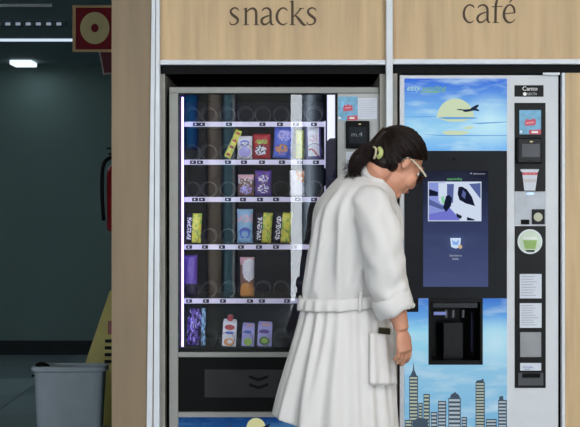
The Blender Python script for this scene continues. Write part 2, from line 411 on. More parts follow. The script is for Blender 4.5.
# ------------------------------------------------------------------ SNACK MACHINE
YS = 0.03
bx0, bx1 = P(169.2, 0, YS).x, P(379.0, 0, YS).x
ztop = P(0, 87, YS).z
sm = thing('snack_vending_machine', 'tall grey snack vending machine with glass front, under the snacks lettering', 'vending machine', Vector(((bx0 + bx1) / 2, YS, 0)))
bm = bmesh.new()
dp = 0.86
box(bm, (bx0, YS + 0.05, 0.1), (bx0 + 0.02, dp, ztop)); box(bm, (bx1 - 0.02, YS + 0.05, 0.1), (bx1, dp, ztop))
box(bm, (bx0, dp - 0.02, 0.1), (bx1, dp, ztop)); box(bm, (bx0, YS + 0.05, ztop - 0.02), (bx1, dp, ztop)); box(bm, (bx0, YS + 0.05, 0.08), (bx1, dp, 0.1))
link_mesh('cabinet', bm, mat('cabinet_dark', (40, 40, 44), 0.5), sm)
# interior lining of the display
xi0, xi1 = P(179, 0, YS).x, P(336, 0, YS).x
zi1, zi0 = P(0, 93.5, YS).z, P(0, 352, YS).z
bm = bmesh.new()
box(bm, (xi0 - 0.02, YS + 0.03, zi0 - 0.05), (xi0 - 0.004, 0.62, zi1 + 0.02)); box(bm, (xi1 + 0.004, YS + 0.03, zi0 - 0.05), (xi1 + 0.02, 0.62, zi1 + 0.02))
box(bm, (xi0 - 0.02, 0.60, zi0 - 0.05), (xi1 + 0.02, 0.62, zi1 + 0.02)); box(bm, (xi0 - 0.02, YS + 0.03, zi1 + 0.004), (xi1 + 0.02, 0.62, zi1 + 0.02)); box(bm, (xi0 - .02, YS + 0.03, zi0 - 0.05), (xi1 + .02, .62, zi0 - 0.03))
link_mesh('display_lining', bm, inner, sm)
# door: grey frame
bm = bmesh.new()
pbox(bm, 169.2, 87, 379, 93.2, YS, 0.045, 0.003)
pbox(bm, 169.2, 93.2, 178.2, 512, YS, 0.045, 0.003)
pbox(bm, 178.2, 352.2, 337, 357.2, YS, 0.045, 0.002)
pbox(bm, 178.2, 412.2, 379, 417.4, YS, 0.045, 0.002)
pbox(bm, 178.2, 488, 379, 492, YS, 0.045)
link_mesh('door_frame', bm, frame_g, sm)
bm = bmesh.new(); pbox(bm, 177.9, 93.0, 179.6, 352.4, YS + 0.004, 0.03); pbox(bm, 179.6, 93.0, 336.8, 94.4, YS + 0.004, 0.03); pbox(bm, 335.8, 94, 337.6, 352.4, YS + 0.004, 0.03)
pbox(bm, 179.6, 347.5, 336, 352.4, YS + 0.012, 0.03)
link_mesh('glass_gasket', bm, black, sm)
PB('glass_pane', 178.6, 93.6, 336.6, 352.2, YS + 0.008, 0.005, pane, sm)
# light tubes
def rod(name, x0, y0, y1, Y, r, m, parent, px=True):
    bm = bmesh.new(); a = P(x0, y0, Y); b = P(x0, y1, Y)
    tube(bm, [a, b], r, 12); return link_mesh(name, bm, m, parent, smooth=False)
rod('light_tube', 182.6, 97, 349, 0.085, 0.0045, led, sm)['label'] = 'violet light tube'
rod('light_tube', 331, 95, 349, 0.085, 0.017, ledw, sm)['label'] = 'white light tube'
bm = bmesh.new()
a = P(325.8, 143, 0.056)
prism(bm, [(326, 349), (326, 146), (327, 141), (330, 138.4), (335, 138), (336.4, 138), (336.4, 349)], 0.050, 0.012)
link_mesh('tube_cover', bm, mat('midnight_cover', (28, 27, 60), 0.35), sm)
# control panel right of the glass
cp = PB('control_panel', 337.4, 93.4, 379, 412.2, YS + 0.004, 0.04, panel_g, sm, bev=0.002)
yc = YS + 0.002
def card(name, x0, y0, x1, y1, m, parent, Y=yc, t=0.003):
    return PB(name, x0, y0, x1, y1, Y, t, m, parent)
blue_card = mat('blue_notice_print', (112, 170, 205), 0.5, var=0.12, scale=40)
red_print = mat('red_print', (196, 72, 92), 0.5); white_print = mat('white_print', (236, 232, 230), 0.5)
c1 = card('picture_notice', 338.2, 96.5, 357.6, 120.4, blue_card, cp)
pkm = mat('pink_print', (230, 150, 170), .5)
def notice(par, emb, line, foot, fin, dot, yq):
    bm = bmesh.new(); prism(bm, emb, yq, .001, 0); prism(bm, line, yq - .0006, .0006, 1); link_mesh('notice_emblem', bm, [red_print, pkm], par)
    bm = bmesh.new(); prism(bm, foot, yq, .001, 0); prism(bm, fin, yq - .0006, .0006, 1); link_mesh('notice_footer', bm, [red_print, white_print], par)
    bm = bmesh.new(); prism(bm, dot, yq, .001, 0); link_mesh('notice_dot', bm, white_print, par)
notice(c1, [(343, 108), (344.5, 104.5), (346.5, 106), (348, 103.5), (350, 106), (352, 104.5), (353, 110.5), (343.5, 111.5)], [(345, 107.5), (351, 107.0), (351, 108), (345, 108.5)],
       [(347.3, 116), (357.5, 115.4), (357.5, 120.3), (347.3, 120.3)], [(349.5, 117), (354.5, 117), (354.5, 119), (349.5, 119)], disc_pts(339.6, 118, 1.4), yc - .001)
c2 = card('price_notice', 357.9, 98, 377.2, 119, paper, cp)
bm = bmesh.new()
for i in range(8):
    y = 100.5 + i * 2.2; prism(bm, [(361 if i % 2 else 359.5, y), (375.5 - (i * 7 % 5), y), (375.5 - (i * 7 % 5), y + .5), (361 if i % 2 else 359.5, y + .5)], yc - .001, .001)
link_mesh('notice_text', bm, mat('pale_print', (188, 186, 196), .7), c2)
rd = PB('card_reader', 345.8, 120.8, 369.6, 148.5, YS - 0.02, 0.03, blackg, sm, bev=0.004)
PB('reader_screen', 349.0, 127.0, 366.4, 143.5, YS - 0.0215, 0.003, mat('reader_screen_dark', (38, 42, 48), 0.15), rd)
text('reader_digits', 'm.4', 351.5, 136.5, 4.6, YS - 0.0225, glow('lcd_grey', (120, 128, 135), 1.0), rd, wpx=11)
PB('reader_lamp', 358.6, 123.6, 361, 124.6, YS - 0.0215, 0.003, glow('lamp_warm', (200, 190, 140), 1), rd)
card('instruction_sheet', 346, 152, 360, 176, paper, cp)
bm = bmesh.new(); pbox(bm, 350, 196, 368, 240, YS - 0.004, 0.01, 0.002); kp = link_mesh('keypad', bm, blackg, sm)
for r in range(4):
    for c in range(3):
        PB('key', 351.5 + c * 5.5, 199 + r * 10, 355.5 + c * 5.5, 206 + r * 10, YS - 0.008, 0.006, panel_g, kp)
PB('coin_slot', 356, 256, 362, 266, YS - 0.003, 0.01, alu_grey, sm)
# delivery opening
PB('delivery_surround', 178.4, 357.0, 379, 412.4, YS + 0.02, 0.03, black, sm)
fl = PB('delivery_flap', 204.5, 369.5, 330, 397.5, YS + 0.012, 0.01, mat('flap_dark', (44, 45, 46), 0.45), sm, bev=0.001)
bm = bmesh.new()
for yy in (375, 383):
    prism(bm, [(249, yy), (258.5, yy + 3.2), (268, yy), (268, yy + 3), (258.5, yy + 6.4), (249, yy + 3)], YS + 0.010, 0.002)
link_mesh('chevron', bm, black, fl)
# lower poster
pz0, pz1 = P(0, 488, YS).z, P(0, 417, YS).z
lp_m = picture('blue_poster_print', [(0, (90, 160, 220)), (0.55, (60, 130, 200)), (1, (22, 62, 128))], 0.35, 0.62, (120, 180, 225), pz0, pz1, P(330, 0, YS).x - sm.location.x, P(0, 440, YS).z, 0.22, (110, 180, 225))
lp = PB('lower_poster', 178.4, 417.4, 379, 488, YS + 0.012, 0.02, lp_m, sm)
moon = glow('print_moon', (226, 226, 170), 0.72)
bm = bmesh.new(); prism(bm, disc_pts(256, 427.5, 9.5), YS + 0.010, 0.001); link_mesh('printed_moon', bm, moon, lp)
bm = bmesh.new()
prism(bm, [(258, 429), (266, 425.5), (269, 423.6), (270.5, 424), (268, 427), (274, 429), (266, 429), (262, 431)], YS + 0.008, 0.001)
link_mesh('printed_aeroplane', bm, glow('print_plane_dark', (30, 40, 60), 0.5), lp)
TP[:] = [lp, [tower_a, tower_d, tower_w]]
for i, (x, w, t, s_) in enumerate([(186, 8, 440, 0), (200, 6, 452, 0), (226, 8, 430, 8), (238, 8, 446, 0), (290, 10, 448, 0), (306, 8, 438, 0), (330, 9, 430, 0), (350, 10, 442, 0)]):
    tower(None, x, x + w, t, 487, YS + 0.0095, s_)
for sx in (bx0 + 0.06, bx1 - 0.06):
    for sy in (0.12, 0.8):
        bm = bmesh.new(); tube(bm, [(sx, sy, 0), (sx, sy, 0.02), (sx, sy, 0.085)], [0.03, 0.022, 0.02], 14); link_mesh('foot', bm, black, sm)

# tiers
TY = 0.10
tiers = [124.3, 162.2, 199.5, 247, 301, 350.5]
cols = [191, 208, 227, 245.2, 262.5, 281, 297.5, 314.5]
col_r = [7.5, 7.5, 7.5, 7.8, 7.8, 7.8, 7.5, 8.0]
tags = [[196, 202, 229, 262.5, 280, 296, 314], [193, 200, 228, 244, 262, 282, 300, 316], [195, 202, 228, 243, 260, 276, 298, 314], [189, 205, 222, 241, 259, 276, 294, 313],
        [189, 206, 223, 250, 262, 287, 305], []]
tray_m = mat('tray_dark', (24, 22, 34), 0.5, spec=.2)
def coil(bm, cx, z0, r, n=3, y0=TY + 0.012, pitch=0.085):
    k = (D + TY + .01) / F
    r = r * k; c = Vector(((cx - CXP) * k, 0, z0 + r + 0.0015)); pts = []
    for t in range(n):
        for i in range(25):
            a = -PI / 2 + 2 * PI * i / 24
            yy = y0 + t * pitch + (0.0 if i < 24 else pitch * 0.98)
            pts.append(c + Vector((r * math.cos(a), yy, r * math.sin(a))))
    tube(bm, pts, 0.0011, 5)
tray_z = []
for ti, ty in enumerate(tiers):
    z1 = P(0, ty - 2.4, TY).z; z0 = P(0, ty + 2.4, TY).z
    tray_z.append(z1)
    bm = bmesh.new()
    box(bm, (xi0 + 0.014, TY + 0.004, z1 - 0.006), (xi1 - 0.022, 0.56, z1 - 0.001))
    sh = link_mesh('shelf', bm, tray_m, sm)
    if ti < 5:
        PB('price_rail', 184.2, ty - 2.5, 324.5, ty + 2.5, TY, 0.004, price, sh, bev=0.0006)
        for tx in tags[ti]:
            PB('price_tag', tx - 3.0, ty - 1.7, tx + 3.0, ty + 1.7, TY - 0.0015, 0.002, tagm, sh)
            bm = bmesh.new(); pbox(bm, tx - 1.2, ty - .7, tx + .4, ty + .7, TY - 0.0022, 0.001); link_mesh('tag_number', bm, price, sh)
    for cx, cr in zip(cols, col_r):
        bm = bmesh.new(); coil(bm, cx, z1, cr); link_mesh('spiral', bm, wire, sh, smooth=True)
# right tier side rail
bm = bmesh.new()
for y0, y1 in ((121, 168), (186, 250)): pbox(bm, 324.4, y0, 325.6, y1, TY, 0.01)
link_mesh('side_rail', bm, price, sm)

# ------------------------------------------------------------------ packets on the tiers
def packet(name, label, ti, x0, x1, yt, colf, mats, tilt=0.0, thick=0.03, cat='snack', Y=0.145, seal=True, group=None, lean=0.0):
    k = (D + Y) / F
    w = (x1 - x0) * k; z0 = tray_z[ti] + 0.0048; h = P(0, yt, Y).z - z0
    bm = bmesh.new(); nx, nz = 18, 26; G = {}
    for side in (0, 1):
        for i in range(nx + 1):
            for j in range(nz + 1):
                u, v = i / nx, j / nz
                b = (max(0, math.sin(PI * u)) ** 0.6) * (max(0, math.sin(PI * v)) ** 0.5) if seal else 1.0
                wr = 0.0018 * mnoise.noise(Vector((u * 6, v * 8, ti * 3 + x0)))
                edge = 0.0
                if seal and (j == 0 or j == nz): edge = 0.0
                pinch = 1.0 - (0.04 * math.sin(PI * v) if seal else 0)
                y = (thick / 2 * b + 0.0007 + (wr if 0 < u < 1 and 0 < v < 1 else 0)) * (-1 if side == 0 else 1)
                G[side, i, j] = bm.verts.new(((u - 0.5) * w * pinch, y, v * h))
    for i in range(nx):
        for j in range(nz):
            f = bm.faces.new((G[0, i, j], G[0, i + 1, j], G[0, i + 1, j + 1], G[0, i, j + 1])); f.material_index = colf((i + .5) / nx, (j + .5) / nz)
            f = bm.faces.new((G[1, i, j], G[1, i, j + 1], G[1, i + 1, j + 1], G[1, i + 1, j])); f.material_index = colf(1 - (i + .5) / nx, (j + .5) / nz)
    for i in range(nx):
        bm.faces.new((G[0, i, 0], G[1, i, 0], G[1, i + 1, 0], G[0, i + 1, 0])); bm.faces.new((G[0, i, nz], G[0, i + 1, nz], G[1, i + 1, nz], G[1, i, nz]))
    for j in range(nz):
        bm.faces.new((G[0, 0, j], G[0, 0, j + 1], G[1, 0, j + 1], G[1, 0, j])); bm.faces.new((G[0, nx, j], G[1, nx, j], G[1, nx, j + 1], G[0, nx, j + 1]))
    o = link_mesh(name, bm, mats, smooth=True)
    o.location = Vector((((x0 + x1) / 2 - CXP) * k, Y, z0 + abs(math.sin(tilt)) * w / 2))
    o.rotation_euler = (lean, tilt, 0)
    tag(o, label, cat, group)
    return o
def ell(u, v, cu, cv, ru, rv): return ((u - cu) / ru) ** 2 + ((v - cv) / rv) ** 2 < 1
def pm(name, rgb): return mat('pack_' + name, rgb, 0.35, var=0.05, scale=30)
Wt, Rd, Pu, Bl, Ye, Gn, Bk, Br, Or, Pk, Lb, Lv, Dg = (pm('white', (225, 225, 240)), pm('red', (176, 28, 52)), pm('purple', (92, 60, 165)), pm('blue', (86, 110, 220)), pm('yellow', (222, 218, 90)),
    pm('green', (150, 190, 80)), pm('black', (30, 24, 50)), pm('brown', (130, 92, 84)), pm('orange', (215, 150, 85)), pm('pink', (215, 170, 190)), pm('light_blue', (140, 185, 225)), pm('lavender', (175, 170, 240)), pm('dark_green', (70, 110, 60)))
def nz_(u, v, s=0, f=7): return mnoise.noise(Vector((u * f, v * f * 1.3, s)))
def c_bar(u, v): return 1 if abs((v * 4) % 1 - .5) < .17 and .2 < u < .8 else (2 if nz_(u, v, 3) > .25 else 0)
packet('snack_bar', 'yellow and green snack bar leaning sideways on the second tier', 1, 223.5, 230.5, 129, c_bar, [Ye, Rd, Gn], tilt=0.42, thick=0.018)
packet('snack_packet', 'white packet with pale blue ring, left of the red packet', 1, 237, 252.5, 136, lambda u, v: 1 if ell(u, v, .5, .68, .3, .14) and not ell(u, v, .5, .66, .2, .08) else (2 if ell(u, v, .5, .3, .38, .22) else 0), [Wt, Bl, Lv])
packet('snack_packet', 'red crisp packet with green and white print', 1, 253, 270.5, 134, lambda u, v: (2 if nz_(u, v, 9, 9) > .1 else 1) if ell(u, v, .45, .33, .33, .2) else (3 if ell(u, v, .5, .68, .4, .1) and nz_(u, v, 5, 10) > -.1 else 0), [Rd, Wt, Bk, Gn])
packet('snack_packet', 'tall blue and lavender crisp packet right of the red packet', 1, 272.5, 291.5, 126, lambda u, v: 2 if ell(u, v, .45, .28, .33, .16) and nz_(u, v, 1, 11) > -.15 else (1 if ell(u, v, .55, .7, .35, .16) and nz_(u, v, 4, 12) > -.2 else 0), [Bl, Lv, Or], tilt=0.06)
packet('snack_packet', 'narrow yellow packet between the blue packet and the white one', 1, 295.5, 303.5, 130, lambda u, v: 1 if nz_(u, v, 8, 9) > .1 else 0, [Ye, Gn])
packet('snack_packet', 'white packet with red swirl and violet border, second tier right end', 1, 306.5, 321.5, 126, lambda u, v: 1 if u < .13 or u > .9 or v < .06 else (2 if (ell(u, v, .5, .62, .3, .13) and nz_(u, v, 2, 12) > 0) else (4 if .18 < u < .85 and abs(v - .17 - .12 * math.sin(u * 5)) < .03 else 0)), [Wt, Pu, Pk, Bk, Rd], tilt=-0.03)
packet('snack_packet', 'brown and pink packet left of the purple packet, third tier', 2, 238, 254, 174.5, lambda u, v: 2 if v > .82 else (1 if ell(u, v, .5, .3, .4, .22) and nz_(u, v, 3, 10) > -.1 else (3 if v > .5 and nz_(u, v, 3, 8) > .15 else 0)), [Br, Lv, Pk, Wt])
packet('snack_packet', 'purple packet with white print on the third tier', 2, 255, 271.5, 170.5, lambda u, v: 1 if (ell(u, v, .5, .68, .36, .14) or ell(u, v, .5, .28, .34, .18)) and nz_(u, v, 6, 11) > 0 else (2 if nz_(u, v, 7, 8) > .3 else 0), [Pu, Wt, Br])
packet('snack_packet', 'white and orange packet at the right of the third tier', 2, 289.5, 304.5, 170.5, lambda u, v: 1 if u > .45 and v > .5 and nz_(u, v, 4, 5) > -.2 else 0, [Wt, Or])
def c_half(s):
    def f(u, v):
        if u < .46: return 1 if (.12 < u < .38 and .06 < v < .86 and nz_(u * 1.5, v * 2.2, s, 9) > -.05) else 0
        return 3 if nz_(u, v, s + 2, 7) > .22 else 2
    return f
packet('snack_packet', 'black and lime bag at the far left of the fourth tier', 3, 184.5, 201, 213.5, c_half(1), [Bk, Wt, Ye, Gn], tilt=0.04)
packet('snack_packet', 'pale blue packet with dark ring on the fourth tier', 3, 237, 253, 209, lambda u, v: 1 if (ell(u, v, .5, .3, .36, .16) and not ell(u, v, .5, .26, .22, .09)) else (2 if .6 < v < .85 and nz_(u, v, 3, 9) > 0 else 0), [Lb, Bl, Pk])
packet('snack_packet', 'black and lime bag right of the pale blue packet', 3, 254, 271, 213, c_half(5), [Bk, Wt, Ye, Gn], tilt=0.07)
packet('snack_packet', 'black and lime bag with bright yellow top, rightmost of its tier', 3, 272.5, 290, 213, c_half(9), [Bk, Wt, Ye, Gn], tilt=0.09)
packet('snack_pot', 'tall pack with white rounded top and tan lower pot, alone on the fifth tier', 4, 240, 254.5, 257, lambda u, v: 2 if v < .36 and ell(u, v, .5, .16, .5, .22) else (0 if ell(u, v, .65, .68, .5, .28) else (3 if v > .8 else 1)), [Wt, Br, Or, Pk], thick=0.04)
packet('snack_packet', 'violet packet shape standing for the purple glow at the far left of the fifth tier', 4, 183, 197.5, 255, lambda u, v: 1 if v < .3 else 0, [Pu, Bk], thick=0.03, Y=0.155)  # packet shape coloured to stand in for a purple glow
packet('snack_packet', 'dark violet packet at the far left of the bottom tier', 5, 186, 200, 309, lambda u, v: 1 if nz_(u, v, 3, 6) > .12 else (2 if nz_(u, v, 5, 8) > .2 else 0), [Pu, Bk, Lv], tilt=.05)
packet('snack_bar', 'thin pale packet standing beside the dark violet one, bottom tier', 5, 201, 206, 308, lambda u, v: 1 if nz_(u, v, 3, 6) > .1 else 0, [Lb, Bk], thick=.015)
# drink cartons
def carton(label, x0, x1, yt, prints, cap=False, tilt=0.0, Y=0.14):
    k = (D + Y) / F; w = (x1 - x0) * k; z0 = tray_z[5] + 0.0048
    zt = P(0, yt, Y).z; h = zt - z0 - (0.02 if cap else 0.0)
    t = thing('drink_carton', label, 'drink carton', Vector((((x0 + x1) / 2 - CXP) * k, Y, z0)))
    bm = bmesh.new(); hb = h * 0.86; d = 0.04
    lo = [(-w / 2, -d / 2, 0), (w / 2, -d / 2, 0), (w / 2, d / 2, 0), (-w / 2, d / 2, 0)]
    vl = [bm.verts.new(v) for v in lo]; vh = [bm.verts.new((x * .97, y, hb)) for x, y, z in lo]
    r0 = bm.verts.new((-w / 2 * .9, 0, h)); r1 = bm.verts.new((w / 2 * .9, 0, h))
    bm.faces.new(vl[::-1])
    for i in range(4): bm.faces.new((vl[i], vl[(i + 1) % 4], vh[(i + 1) % 4], vh[i]))
    bm.faces.new((vh[0], vh[1], r1, r0)); bm.faces.new((vh[2], vh[3], r0, r1)); bm.faces.new((vh[1], vh[2], r1)); bm.faces.new((vh[3], vh[0], r0))
    bmesh.ops.bevel(bm, geom=bm.edges[:], offset=0.002, segments=2, affect='EDGES')
    bmesh.ops.translate(bm, verts=bm.verts[:], vec=t.location)
    link_mesh('carton_body', bm, Wt if cap else Lv, t)
    bm = bmesh.new()
    ms = []
    for i, (u, v, ru, rv, m) in enumerate(prints):
        ms.append(m); y = -d / 2 - 0.0006 - i * 0.0003
        vs = [bm.verts.new(t.location + Vector(((u - .5) * w + ru * w * math.cos(a), y, v * h + rv * h * math.sin(a)))) for a in [2 * PI * q / 20 for q in range(20)]]
        f = bm.faces.new(vs); f.material_index = i
        e = bmesh.ops.extrude_face_region(bm, geom=[f]); bmesh.ops.translate(bm, verts=[g for g in e['geom'] if isinstance(g, bmesh.types.BMVert)], vec=(0, .0004, 0))
    link_mesh('front_print', bm, ms, t)
    if cap:
        bm = bmesh.new(); tube(bm, [t.location + Vector((0, 0, h - .012)), t.location + Vector((0, 0, h + .016))], [.013, .012], 16); link_mesh('screw_cap', bm, Rd, t)
    t.rotation_euler = (0, tilt, 0)
carton('tall white drink carton with red screw cap on the bottom tier', 222, 236, 314, [(.5, .7, .36, .1, Rd), (.5, .5, .34, .05, Bl), (.5, .16, .38, .14, Or), (.55, .18, .2, .07, Wt)], True, 0.05)
carton('lavender carton with small green disc, left of the one with the big green disc', 241.5, 254, 322.5, [(.45, .62, .32, .07, Bl), (.5, .2, .33, .16, Gn), (.6, .9, .3, .05, Pk)], False, .05)
carton('lavender carton with large green disc, rightmost on the bottom tier', 257, 271.5, 321, [(.45, .6, .36, .08, Pu), (.5, .22, .36, .18, Dg), (.5, .24, .22, .1, Gn), (.55, .88, .34, .06, Pk)], False, .05)

# ------------------------------------------------------------------ CAFE MACHINE
YC = 0.02
cx0, cx1 = P(399.8, 0, YC).x, P(558.2, 0, YC).x
cm = thing('coffee_vending_machine', 'white coffee vending machine with sky poster and dark screen, under the café lettering', 'vending machine', Vector(((cx0 + cx1) / 2, YC, 0)))
czt = P(0, 75.2, YC).z
# door slab built around the cup bay opening
bm = bmesh.new()
dT = 0.10
pbox(bm, 399.8, 75.2, 558.2, 298, YC, dT, 0.0)
pbox(bm, 399.8, 298, 429, 365, YC, dT); pbox(bm, 482.5, 298, 558.2, 365, YC, dT)
pbox(bm, 399.8, 365, 558.2, 488, YC, dT)
bmesh.ops.remove_doubles(bm, verts=bm.verts[:], dist=1e-5)
link_mesh('door_panel', bm, cafe_g, cm)
bm = bmesh.new()
box(bm, (cx0, YC + dT, 0.09), (cx0 + .02, .72, czt)); box(bm, (cx1 - .02, YC + dT, 0.09), (cx1, .72, czt)); box(bm, (cx0, .70, .09), (cx1, .72, czt)); box(bm, (cx0, YC + dT, czt - .02), (cx1, .72, czt)); box(bm, (cx0, YC + dT, .09), (cx1, .72, .11))
link_mesh('cabinet', bm, panel_g, cm)
WB('plinth', (cx0 + .01, YC + .03, 0), (cx1 - .01, .7, .09), black, cm)
# black strip standing in for the shaded gap between machine and white profile
WB('gap_shade_strip', (P(558.6, 0, .06).x, .06, 0), (P(562.4, 0, .06).x, .3, P(0, 73).z), black, kind=S)
yp = YC - 0.004
z0, z1 = P(0, 150.5, yp).z, P(0, 78.5, yp).z
ox = cm.location.x
up_m = picture('upper_sky_print', [(0, (120, 185, 245)), (0.3, (160, 215, 245)), (0.5, (130, 190, 242)), (1, (60, 112, 222))], 0.6, 0.95, (205, 238, 248), z0, z1, P(490, 0).x - ox, P(0, 122).z, 0.13, (205, 245, 255), 7.0)
upo = PB('upper_poster', 404.6, 78.5, 507, 150.8, yp, 0.006, up_m, cm)
pm_moon = glow('print_moon_pale', (208, 224, 190), 0.92)
bm = bmesh.new()
prism(bm, disc_pts(455.5, 118, 18.5, 19.5, 24, PI, 2 * PI) + [(474, 118)], yp - .001, .0009)
prism(bm, [(439, 118), (472, 118), (468, 120), (462, 121.6), (450, 121.6), (443, 120)], yp - .001, .0009)
prism(bm, [(441, 132), (450, 130.5), (466, 131), (470, 133), (460, 135.4), (447, 135)], yp - .001, .0009)
prism(bm, [(462, 128), (470, 126), (475, 127.5), (468, 129.5)], yp - .001, .0009)
link_mesh('printed_moon', bm, pm_moon, upo)
bm = bmesh.new()
prism(bm, [(437, 117.8), (445, 117), (474, 117.2), (478, 118.2), (470, 119), (447, 119.2)], yp - .0022, .0009)
prism(bm, [(404.8, 116.6), (436, 116.2), (436, 116.9), (404.8, 117.4)], yp - .0022, .0009)
prism(bm, [(420, 134.3), (445, 135), (506.8, 135.2), (506.8, 135.9), (445, 136)], yp - .0022, .0009)
prism(bm, [(470, 123), (506.8, 121.6), (506.8, 122.3), (480, 124)], yp - .0022, .0009)
link_mesh('printed_cloud_line', bm, glow('print_cloud_blue', (105, 165, 225), 0.9), upo)
bm = bmesh.new()
prism(bm, [(456, 109.4), (460, 109), (464, 109.5), (470, 109), (472, 107.4), (476, 105), (478.5, 104.5), (478.8, 106), (476.5, 108.5), (479.6, 110.2), (478.5, 111.2), (474, 110.4), (470, 111.4), (466, 112), (463.5, 111.6), (463, 110.5), (459, 110.2)], yp - .0022, .001)
link_mesh('printed_aeroplane', bm, glow('print_plane', (40, 52, 78), 0.8), upo)
text('poster_lettering', 'easy', 407.2, 90.5, 5.4, yp - .002, glow('print_mint', (190, 232, 215), 0.9), upo, wpx=13.5, shear=0.3)
text('poster_lettering', 'vending', 422.5, 90.5, 5.0, yp - .002, glow('print_lime', (140, 200, 110), 0.8), upo, wpx=24, shear=0.3)
bm = bmesh.new(); prism(bm, [(419, 91.5), (444, 91.2), (436, 92.6), (421, 92.4)], yp - .002, .001); link_mesh('poster_underline', bm, MATS['print_lime'], upo)
# middle dark panel and screen
mp_ = PB('dark_panel', 404.6, 150.8, 507, 298.3, yp - .004, 0.012, charcoal, cm, bev=0.001)
ys = yp - .006
scr_m = picture('screen_blue', [(0, (88, 100, 150)), (0.45, (72, 84, 128)), (0.75, (52, 60, 92)), (1, (36, 40, 58))], 0.12, 0.62, (120, 130, 170), P(0, 287, ys).z, P(0, 171, ys).z, P(456, 0).x - ox, P(0, 243).z, 0.05, (95, 108, 165), 4.0)
scr = PB('screen', 423.2, 170.8, 488.2, 286.8, ys, 0.004, scr_m, cm)
bm = bmesh.new()
y2 = ys - .001
cs = []
def sp(pts, i, lay): prism(bm, pts, ys - .0006 * lay, .0005, i)
sp([(428, 181.6), (481.4, 181.6), (481.4, 221.2), (428, 221.2)], 0, 1)          # frame, pale blue
sp([(428.8, 182.4), (445, 182.4), (445, 220.4), (428.8, 220.4)], 1, 2)          # bluish room
sp([(429, 189), (438, 192), (438, 196), (429, 196)], 2, 3)
sp([(429, 199), (443, 206), (443, 210), (429, 205)], 3, 3)
sp([(429, 214), (450, 210), (460, 220.4), (429, 220.4)], 4, 3)
sp([(438.5, 183), (445, 183), (445, 205), (441, 204), (438.5, 200)], 0, 3)      # open door
sp([(441, 197), (444, 196), (445, 203), (442, 204)], 5, 4)
sp([(447, 184), (454, 184), (453, 203), (447, 202)], 3, 4)                       # cab inside
sp([(446, 196), (449, 195), (452, 198), (451, 206), (446, 212), (443, 208)], 2, 5)  # driver silhouette
sp([(449, 207), (460, 219), (455, 220.4), (446, 212)], 4, 4)
sp([(455, 183), (468, 183), (478, 196), (480.6, 204), (480.6, 220.4), (472, 220.4), (466, 217), (456, 212), (453.5, 205)], 0, 4)   # van body
sp([(458.5, 187), (462, 186.5), (467, 189.5), (472, 197), (475, 206), (466, 203.5), (459.5, 200), (457.6, 194)], 2, 5)   # window
sp([(463, 190), (466, 193), (465, 199), (461.5, 196)], 3, 6)
sp([(469, 184), (480.6, 183), (480.6, 199)], 3, 5)
sp([(456, 213), (462, 216), (461, 219), (457, 217)], 2, 6); sp([(467, 217), (475, 219.6), (474, 220.6), (467, 220.4)], 2, 6)
sp([(478, 218), (481.4, 218), (481.4, 221.2), (478, 221.2)], 0, 6)
vid = link_mesh('video_picture', bm, [glow('vid_white', (208, 220, 240), 0.95), glow('vid_blue', (150, 165, 235), 0.8), glow('vid_dark', (26, 32, 56), 0.8), glow('vid_mid', (96, 110, 170), 0.8), glow('vid_violet', (120, 125, 215), 0.85), glow('vid_green', (150, 225, 180), 0.8)], scr)
text('screen_heading', 'easyvending', 447, 180.0, 2.4, ys - .001, glow('ui_green', (120, 215, 130), 0.8), scr, wpx=15)
text('screen_note', 'Seleccione', 473, 174.4, 1.6, ys - .001, glow('ui_white', (205, 212, 228), 0.7), scr, wpx=12)
bm = bmesh.new(); prism(bm, [(471, 172.6), (472, 173.4), (471, 174.4), (470.2, 173.4)], ys - .001, .0008); link_mesh('screen_dot', bm, MATS['ui_white'], scr)
bm = bmesh.new()
prism(bm, [(450.2, 238), (461, 238), (460, 247), (456, 248.6), (451.2, 247)], ys - .001, .0008, 0)
prism(bm, disc_pts(460.2, 246.8, 2.0), ys - .0018, .0008, 1)
prism(bm, [(452, 240), (456, 242), (459, 239.6), (458.4, 245), (453, 245)], ys - .0018, .0008, 2)
link_mesh('cup_icon', bm, [glow('ui_icon', (205, 225, 250), 0.95), glow('ui_orange', (220, 190, 150), 0.8), glow('ui_icon_blue', (140, 180, 240), 0.9)], scr)
text('screen_caption', 'Seleccione su', 455.5, 256.4, 2.2, ys - .001, MATS['ui_white'], scr, 'CENTER', wpx=12)
text('screen_caption', 'bebida', 455.5, 259.8, 2.2, ys - .001, MATS['ui_white'], scr, 'CENTER', wpx=6)
bm = bmesh.new(); prism(bm, disc_pts(454, 159, 1.6), yp - .006, .002); link_mesh('camera_eye', bm, black, mp_)
# lower poster
z0, z1 = P(0, 488, yp).z, P(0, 298, yp).z
def ring_poster():
    bm = bmesh.new()
    pbox(bm, 404.6, 298.3, 429.4, 364, yp, .006); pbox(bm, 482.2, 298.3, 507, 364, yp, .006); pbox(bm, 404.6, 364, 507, 488, yp, .006)
    m = picture('lower_sky_print', [(0, (150, 195, 220)), (0.35, (130, 190, 228)), (0.62, (150, 205, 238)), (0.82, (160, 225, 250)), (0.9, (110, 175, 240)), (1, (70, 125, 215))], 0.6, 0.85, (215, 238, 250), z0, z1, P(496, 0).x - ox, P(0, 343).z, 0.12, (205, 240, 255), 5.0)
    return link_mesh('lower_poster', bm, m, cm)
lpo = ring_poster()
yk = yp - .0014
TP[:] = [lpo, [glow('print_tower_cream', (190, 200, 180), 0.8), glow('print_tower_slate', (74, 90, 106), 0.85), glow('print_tower_silver', (180, 194, 204), 0.85)]]
tower(None, 409.2, 418, 376, 487, yk, 13, 3.4)
tower(None, 423.5, 429.8, 394, 487, yk, 0, 3.6)
tower(None, 438, 446.2, 401, 487, yk - .0005, 0, 3.4, 1)
